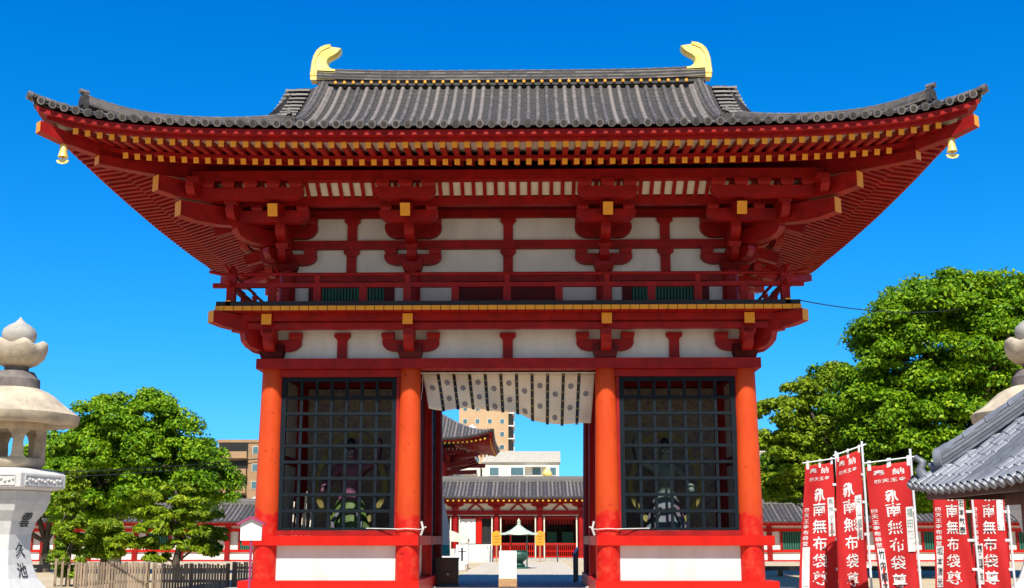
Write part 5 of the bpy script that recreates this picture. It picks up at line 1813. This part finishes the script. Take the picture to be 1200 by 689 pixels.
b = MB(); b.box(-5.6, 5.6, -5.6, 5.6, 0, 10.4); b.build('wall', M['darkred'], t)
b = MB()
for x in (-5.6, -1.9, 1.9, 5.6):
    b.box(x - .25, x + .25, -5.85, -5.601, 0, 9)
b.box(-5.9, 5.9, -5.9, -5.86, 7.0, 7.4); b.build('column', M['red'], t)

# ---- modern buildings
def flats(name, lab, loc, w, d, h, floors, cols, wallm, win=(.35, .45), balc=None, rz=0, cat='building'):
    t = thing(name, loc, lab, cat, rz=rz)
    b = MB(); b.box(-w / 2, w / 2, 0, d, 0, h); b.build('wall', wallm, t)
    b = MB(); b.box(-w / 2 - .2, w / 2 + .2, -.2, d + .2, h, h + .5); b.build('parapet', wallm, t)
    fh = h / floors
    for f in range(floors):
        for c in range(cols):
            x = -w / 2 + (c + .5) * w / cols; z = f * fh + fh * .35
            ww, hh = w / cols * win[0], fh * win[1]
            fr = MB(); fr.box(x - ww / 2 - .08, x + ww / 2 + .08, -.06, -.001, z - .08, z + hh + .08)
            fo = fr.build('window', M['apart_white'], t)
            p = MB(); p.box(x - ww / 2, x + ww / 2, -.09, -.061, z, z + hh); p.build('pane', M['glass'], fo)
    return t
t = flats('apartment_tower', 'tall tan apartment tower with small windows rising behind the rear hall', (-10.8, 230, 0), 11.6, 14, 33.2, 11, 4, M['apart_tan'], (.32, .32))
for f in range(11):
    b = MB(); z = f * 3.02 + .4
    b.box(5.82, 7.2, .5, 12, z, z + .25, 0); b.box(7.05, 7.2, .5, 12, z + .25, z + 1.25, 0); b.box(5.85, 6.9, .9, 11, z + .26, z + 2.6, 1)
    b.build('balcony', [M['white'], M['dark']], t)
b = MB(); b.box(-2.5, 3, 4, 9, 33.7, 36.5); b.build('roof_house', M['apart_tan'], t)
t = thing('white_block', (-1.2, 120, 0), 'low off white building with a sloped metal roof and blue windows behind the rear hall', 'building')
b = MB(); b.box(-4.9, 5.4, 0, 10, 0, 11.7); b.build('wall', M['apart_white'], t)
b = MB(); b.prism([(-5.1, 11.7), (5.6, 11.7), (5.6, 13.2), (-4.2, 13.2)], -.3, 9, lambda u, w, a: (u, a + (w - 11.7) * .4, w)); b.build('roof', M['stone'], t)
for x, w_ in ((-3.3, 1.2), (-.2, 1.7), (4.6, .8), (2.4, 1.1)):
    f = MB(); f.box(x - w_ / 2 - .1, x + w_ / 2 + .1, -.08, -.001, 9.9, 11.1); fo = f.build('window', M['white'], t)
    f = MB(); f.box(x - w_ / 2, x + w_ / 2, -.12, -.081, 10.0, 11.0); f.build('pane', M['glass'], fo)
b = MB(); b.box(.9, 3.6, -.9, 0, 9.3, 9.9); b.box(.8, 3.7, -1.0, -.001, 11.05, 11.2); b.build('balcony', M['apart_white'], t)
t = thing('stair_block', (-7.3, 117, 0), 'off white building with zigzag outside stairs left of the low white block', 'building')
b = MB(); b.box(-9, 1.0, 0, 9, 0, 11.0); b.box(-3.2, .2, 1, 9, 11.0, 15.5); b.build('wall', M['apart_white'], t)
b = MB()
b.bar((-3.5, -.6, 8.2), (.6, -.6, 10.2), .9, .9); b.bar((.6, -1.6, 10.1), (-3.3, -1.6, 12.2), .9, .8)
b.build('stair', M['apart_white'], t)
for x in (-6.8, -4.5, -1.4):
    f = MB(); f.box(x - .7, x + .7, -.06, -.001, 8.4, 9.7); f.build('window', M['glass'], t)
b = MB(); b.box(-2.4, -.6, .2, 1.0, 13.2, 15.0); b.lathe([(.01, 15.6), (.55, 15.7), (.7, 16.1), (.01, 16.6)], 12, (-.1, .8, 0)); b.build('roof_tank', M['white'], t)
t = thing('amber_finial', (2.35, 100, 0), 'round amber finial showing above the rear hall ridge', 'finial')
b = MB(); b.lathe([(.5, 0), (.45, 7.6), (.9, 7.8), (.2, 8.5)], 10); b.build('shaft', M['tile'], t)
b = MB(); b.lathe([(.01, 8.45), (.4, 8.6), (.62, 9.0), (.4, 9.4), (.05, 9.75)], 14); b.build('ball', M['gold'], t, 60)
t = flats('brown_apartments', 'brown apartment block with open balconies between the broad tree and the gate', (-51.6, 170, 0), 9, 12, 18.7, 6, 2, M['apart_brown'], (.2, .4))
for f in range(6):
    b = MB(); z = f * 3.1 + .3
    b.box(-4.3, 1.0, -1.3, -.1, z, z + .2, 0); b.box(-4.3, 1.0, -1.3, -1.18, z + .2, z + 1.2, 0); b.box(-4.2, .9, -.3, -.1, z + .25, z + 2.7, 1)
    b.build('balcony', [M['apart_brown'], M['dark']], t)
t = flats('grey_building', 'pale building glimpsed through the leaves right of the gate', (22, 120, 0), 22, 12, 13, 4, 7, M['apart_white'], (.5, .45))

# ---- cables
def cable(p0, p1, sag, lab, r=.02):
    p0, p1 = Vector(p0), Vector(p1); b = MB()
    c = (p0 + p1) / 2
    b.tube([tuple(p0.lerp(p1, i / 16) - c - Vector((0, 0, sag * 4 * (i / 16) * (1 - i / 16)))) for i in range(17)], r, 5)
    o = b.build('cable', M['cable']); o.location = c; tag(o, lab, 'cable')
cable((7.7, -1.0, 7.85), (18, 14, 10.7), .25, 'black overhead cable running from the balcony corner into the right tree', .016)
cable((-6.9, 1.0, 3.80), (-24, 9, 3.95), .25, 'black overhead cable crossing the broad left tree', .014)
cable((-6.9, 1.2, 3.72), (-24, 9, 3.80), .28, 'lower of two black overhead cables crossing the left tree', .012)

# ================================================================== TREES AND PLANTS
M['leaf'] = leaf_mat('broad_leaf', (.045, .125, .004), (.155, .33, .008), (.38, .54, .016))
M['leaf_dark'] = leaf_mat('camphor_leaf', (.035, .095, .005), (.11, .24, .008), (.26, .40, .014))
M['leaf_yellow'] = leaf_mat('yellowing_leaf', (.06, .13, .006), (.22, .35, .012), (.42, .50, .025))
M['needle'] = leaf_mat('pine_needle', (.05, .12, .006), (.22, .34, .012), (.48, .56, .02))

def crown(name, m, parent, lobes, n_clump, leaves, size, clump_r, seed, flat=1.0, origin=(0, 0, 0), elong=1.0):
    """lobes: (x,y,z,rx,ry,rz) ellipsoids; clumps sit mostly on their shells, leaves fill each clump"""
    rg = np.random.default_rng(seed)
    L = np.array(lobes, float); vol = (L[:, 3] * L[:, 4] + L[:, 3] * L[:, 5] + L[:, 4] * L[:, 5]); pr = vol / vol.sum()
    C = []
    while len(C) < n_clump:
        k = rg.choice(len(L), p=pr); d = rg.normal(size=3); d /= np.linalg.norm(d)
        rad = rg.uniform(.35, 1.0) ** .45
        p = L[k, :3] + d * L[k, 3:] * rad
        if p[2] < L[k, 2] - L[k, 5] * .75: continue
        C.append((*p, clump_r * rg.uniform(.6, 1.35)))
    C = np.array(C)
    idx = rg.integers(0, len(C), leaves)
    d = rg.normal(size=(leaves, 3)); d /= np.linalg.norm(d, axis=1)[:, None]
    d[:, 2] = np.where(d[:, 2] < -.35, -d[:, 2], d[:, 2])
    rr = rg.uniform(0, 1, leaves) ** .5
    P_ = C[idx, :3] + d * (C[idx, 3] * rr)[:, None] * np.array([1, 1, .72 * flat])
    nrm = d + rg.normal(size=(leaves, 3)) * .55 + np.array([0, 0, .45]); nrm /= np.linalg.norm(nrm, axis=1)[:, None]
    a = np.cross(nrm, rg.normal(size=(leaves, 3))); a /= np.linalg.norm(a, axis=1)[:, None]
    b_ = np.cross(nrm, a)
    sz = size * rg.uniform(.6, 1.3, leaves)[:, None]
    a *= sz * elong; b_ *= sz * .55
    bend = nrm * sz * .18
    V = np.stack([P_ - a, P_ - b_ + bend, P_ + a, P_ + b_ + bend], 1).reshape(-1, 3) - np.array(origin)
    me = bpy.data.meshes.new(name)
    me.vertices.add(len(V)); me.vertices.foreach_set('co', V.astype(np.float32).ravel())
    me.loops.add(leaves * 4); me.loops.foreach_set('vertex_index', np.arange(leaves * 4, dtype=np.int32))
    me.polygons.add(leaves); me.polygons.foreach_set('loop_start', np.arange(0, leaves * 4, 4, dtype=np.int32))
    me.polygons.foreach_set('loop_total', np.full(leaves, 4, dtype=np.int32))
    me.materials.append(m); me.update(calc_edges=True)
    o = bpy.data.objects.new(name, me); COL.objects.link(o); o.parent = parent
    return o, C

def limbs(name, parent, base_r, trunk, targets, m, seed):
    """tapered trunk polyline plus curved limbs to targets (all local)"""
    rg = random.Random(seed)
    b = MB()
    T = [Vector(p) for p in trunk]
    n = len(T)
    b.tube([tuple(p) for p in T], [base_r * (1.35 if i == 0 else 1 - .62 * i / (n - 1)) for i in range(n)], 12)
    tr = b.build('trunk', m, parent, True)
    for q, tg in enumerate(targets):
        i = rg.randint(max(1, n - 3), n - 1); s = T[i]; e = Vector(tg)
        mid = s.lerp(e, .5) + Vector((rg.uniform(-.4, .4), rg.uniform(-.4, .4), rg.uniform(-.1, .5)))
        pts = []
        for k in range(7):
            u = k / 6; pts.append(tuple(s * (1 - u) ** 2 + mid * 2 * u * (1 - u) + e * u * u + Vector((rg.uniform(-.06, .06), rg.uniform(-.06, .06), 0))))
        b = MB(); r0 = base_r * rg.uniform(.28, .42)
        b.tube(pts, [r0 * (1 - .8 * k / 6) for k in range(7)], 7); b.build('branch', m, parent, True)

def tree(name, lab, cat, loc, lobes, leafm, n_clump, leaves, size, clump_r, trunk, base_r, seed, group=None, elong=1.0, flat=1.0):
    t = thing(name, loc, lab, cat, group)
    o, C = crown('crown', leafm, t, lobes, n_clump, leaves, size, clump_r, seed, flat, elong=elong)
    rg = random.Random(seed); tg = [tuple(C[rg.randrange(len(C))][:3]) for _ in range(16)]
    limbs('trunk', t, base_r, trunk, tg, M['bark'], seed)
    return t
# broad tree left
tree('broadleaf_tree', 'broad round green tree with a thick dark trunk left of the gate', 'tree', (-18.75, 22, 0),
     [(.3, 0, 5.6, 3.2, 2.6, 2.6), (-1.8, .2, 4.9, 2.2, 2.2, 2.2), (2.6, -.2, 4.9, 2.3, 2.2, 2.2), (3.9, .2, 4.1, 1.6, 1.8, 1.5), (-2.6, 0, 3.7, 1.4, 1.8, 1.3), (.2, -.6, 3.9, 2.4, 1.6, 1.3), (1.0, 0, 7.1, 1.7, 1.6, 1.1), (-.9, 0, 6.9, 1.4, 1.4, 1.2), (2.4, 0, 3.2, 2.2, 1.6, 1.2), (-1.6, -.2, 3.0, 2.0, 1.6, 1.0)],
     M['leaf'], 360, 150000, .095, .66, [(0, 0, 0), (.02, 0, 1.0), (-.05, 0, 2.2), (.1, .1, 3.3), (.05, .1, 4.6)], .36, 11)
# big tree right
tree('camphor_tree', 'very large dense green camphor tree behind the banners and shelter', 'tree', (18.3, 16, 0),
     [(0, 0, 9.0, 3.6, 3.0, 3.4), (-2.3, 0, 8.0, 2.3, 2.4, 2.8), (2.6, 0, 8.6, 2.6, 2.6, 3.2), (-.6, -.4, 5.6, 3.6, 2.8, 2.6), (3.0, 0, 5.0, 2.8, 2.6, 2.5), (-2.8, -.2, 5.2, 1.8, 2.2, 2.2), (.4, 0, 11.3, 2.4, 2.2, 1.5), (-1.0, 0, 3.9, 3.0, 2.4, 1.5), (4.6, 0, 7.2, 1.8, 2, 2.6), (5.2, 0, 9.6, 2.2, 2, 2.4), (4.8, 0, 4.4, 2.2, 2, 2.2), (-1.6, 0, 10.6, 1.5, 1.5, 1.3), (-2.7, 0, 9.9, 1.6, 1.6, 1.4), (-3.5, .2, 7.0, 1.6, 1.8, 2.0), (2.6, 0, 11.0, 1.6, 1.5, 1.3)],
     M['leaf'], 860, 330000, .095, .70, [(0, 0, 0), (.1, 0, 1.5), (-.1, 0, 3.2), (.1, 0, 5.2), (0, 0, 7.2)], .48, 12)
tree('broadleaf_tree', 'loose yellow-green tree with open branches between the gate and the big camphor tree', 'tree', (12.7, 19, 0),
     [(-.1, 0, 8.0, .9, .8, .9), (-1.2, 0, 6.9, 1.3, 1.1, .7), (.6, .2, 6.9, 1.2, 1.2, 1.0), (-1.5, 0, 5.4, 1.1, 1.1, .8), (.9, 0, 5.6, 1.4, 1.2, .9), (-.4, 0, 4.4, 1.6, 1.4, .9), (1.5, 0, 4.4, 1.2, 1.2, .9), (-1.7, 0, 3.7, .9, 1, .7), (.8, 0, 3.3, 1.5, 1.1, .7), (2.2, 0, 6.4, 1.0, 1, 1.2), (1.5, .5, 8.2, .7, .7, .9), (-.3, .3, 5.8, 1.3, 1.2, 1.0), (-.9, .2, 4.0, 1.4, 1.2, 1.0)],
     M['leaf_yellow'], 230, 72000, .085, .44, [(0, 0, 0), (.1, 0, 1.6), (.0, 0, 3.2), (.2, 0, 5.2), (-.1, 0, 7.6)], .24, 13)
tree('broadleaf_tree', 'dark low bushy tree filling the gap under the big camphor tree', 'tree', (15.6, 24, 0),
     [(0, 0, 5.2, 2.6, 2, 2.6), (-2.5, 0, 4.6, 1.8, 1.6, 1.6), (3, 0, 4.6, 2.4, 2, 2.6), (0, 0, 8, 2.2, 1.8, 2)], M['leaf_dark'], 220, 50000, .13, .75, [(0, 0, 0), (0, 0, 2), (.2, 0, 4.5)], .25, 14)
tree('broadleaf_tree', 'dark green tree behind the shelter roof at the right edge', 'tree', (24.5, 20, 0),
     [(0, 0, 6.4, 3.0, 2.4, 3.6), (-1, 0, 9.4, 2.2, 2, 2), (1.5, 0, 3.9, 2.6, 2, 2)], M['leaf_dark'], 240, 60000, .125, .75, [(0, 0, 0), (0, 0, 2.5), (.2, 0, 6)], .3, 15)
# trees seen left behind the lantern
tree('broadleaf_tree', 'dark green tree behind the left stone lantern', 'tree', (-23.2, 25, 0),
     [(0, 0, 4.2, 2.2, 2, 1.8), (2.2, 0, 4.6, 1.6, 1.6, 1.6), (-2.2, 0, 3.6, 2, 2, 1.6)], M['leaf_dark'], 150, 36000, .12, .7, [(0, 0, 0), (0, 0, 1.4), (.1, 0, 3.2)], .22, 16)
t = tree('columnar_conifer', 'narrow yellow-green conifer shrub beside the left stone lantern', 'shrub', (-15.2, 8.5, 0),
     [(0, 0, .9, .55, .5, .8), (0, 0, 1.9, .5, .45, .8), (-.1, 0, 2.9, .45, .4, .7), (.05, 0, 3.6, .28, .25, .4)], M['leaf_yellow'], 90, 14000, .06, .22, [(0, 0, 0), (0, 0, 1.2), (0, 0, 2.6)], .07, 17, elong=1.4)
# pine with layered pads
def pine(loc, lab, pads, seed, trunk, m):
    t = thing('pine_tree', loc, lab, 'pine tree')
    rg = np.random.default_rng(seed)
    lob = [(x, y, z, r, r * .8, .17 + r * .08) for x, y, z, r in pads]
    crown('crown', m, t, lob, 150, 30000, .085, .26, seed, .5, elong=1.6)
    b = MB(); b.tube(trunk, [.17 - .1 * i / (len(trunk) - 1) for i in range(len(trunk))], 10); b.build('trunk', M['bark'], t, True)
    for x, y, z, r in pads:
        s = min(trunk, key=lambda p: abs(p[2] - (z - .2)))
        b = MB(); b.tube([s, ((s[0] + x) / 2, (s[1] + y) / 2, z - .05), (x, y, z - .08)], [.05, .04, .02], 6); b.build('branch', M['bark'], t, True)
pine((-12.8, 12, 0), 'layered pine with flat needle pads in front of the broad tree, above the picket fence',
     [(-.9, 0, 3.15, .55), (.0, .1, 3.4, .6), (.5, 0, 3.0, .6), (-.9, -.1, 2.55, .75), (.2, 0, 2.5, .8), (1.2, 0, 2.45, .55), (-.5, -.2, 1.95, .85), (.8, -.1, 1.85, .85), (1.5, 0, 1.75, .5), (-1.1, 0, 1.45, .6), (.4, 0, 1.35, .8), (1.3, 0, 1.2, .55), (-.6, 0, .95, .5)], 21,
     [(.35, 0, 0), (.15, 0, .7), (.3, 0, 1.4), (-.05, 0, 2.1), (.15, 0, 2.8), (0, 0, 3.3)], M['needle'])
pine((-15.0, 11, 0), 'smaller pine with pale pads between the trunk of the broad tree and the layered pine',
     [(0, 0, 2.0, .5), (-.5, 0, 1.55, .5), (.5, 0, 1.5, .5), (0, 0, 1.1, .6)], 22, [(0, 0, 0), (.05, 0, .8), (-.03, 0, 1.6), (0, 0, 2.0)], M['needle'])
# wiry shrubs on the gravel before the cloister
for i, (x, y, lb) in enumerate(((17.9, 34, 'small wiry bare shrub before the right cloister, nearer the gate'), (20.2, 34, 'small wiry bare shrub before the right cloister, nearer the banners'), (-25.0, 34, 'small wiry bare shrub before the left cloister window'))):
    t = thing('wiry_shrub', (x, y, 0), lb, 'shrub', 'wiry shrubs on the gravel')
    rg = random.Random(i); b = MB()
    for k in range(9):
        a = rg.uniform(0, 6.28); r_ = rg.uniform(.2, .6)
        b.tube([(0, 0, 0), (r_ * .5 * math.cos(a), r_ * .5 * math.sin(a), rg.uniform(.3, .5)), (r_ * math.cos(a), r_ * math.sin(a), rg.uniform(.6, 1.1))], [.025, .018, .008], 5)
    b.build('stems', M['bark'], t)
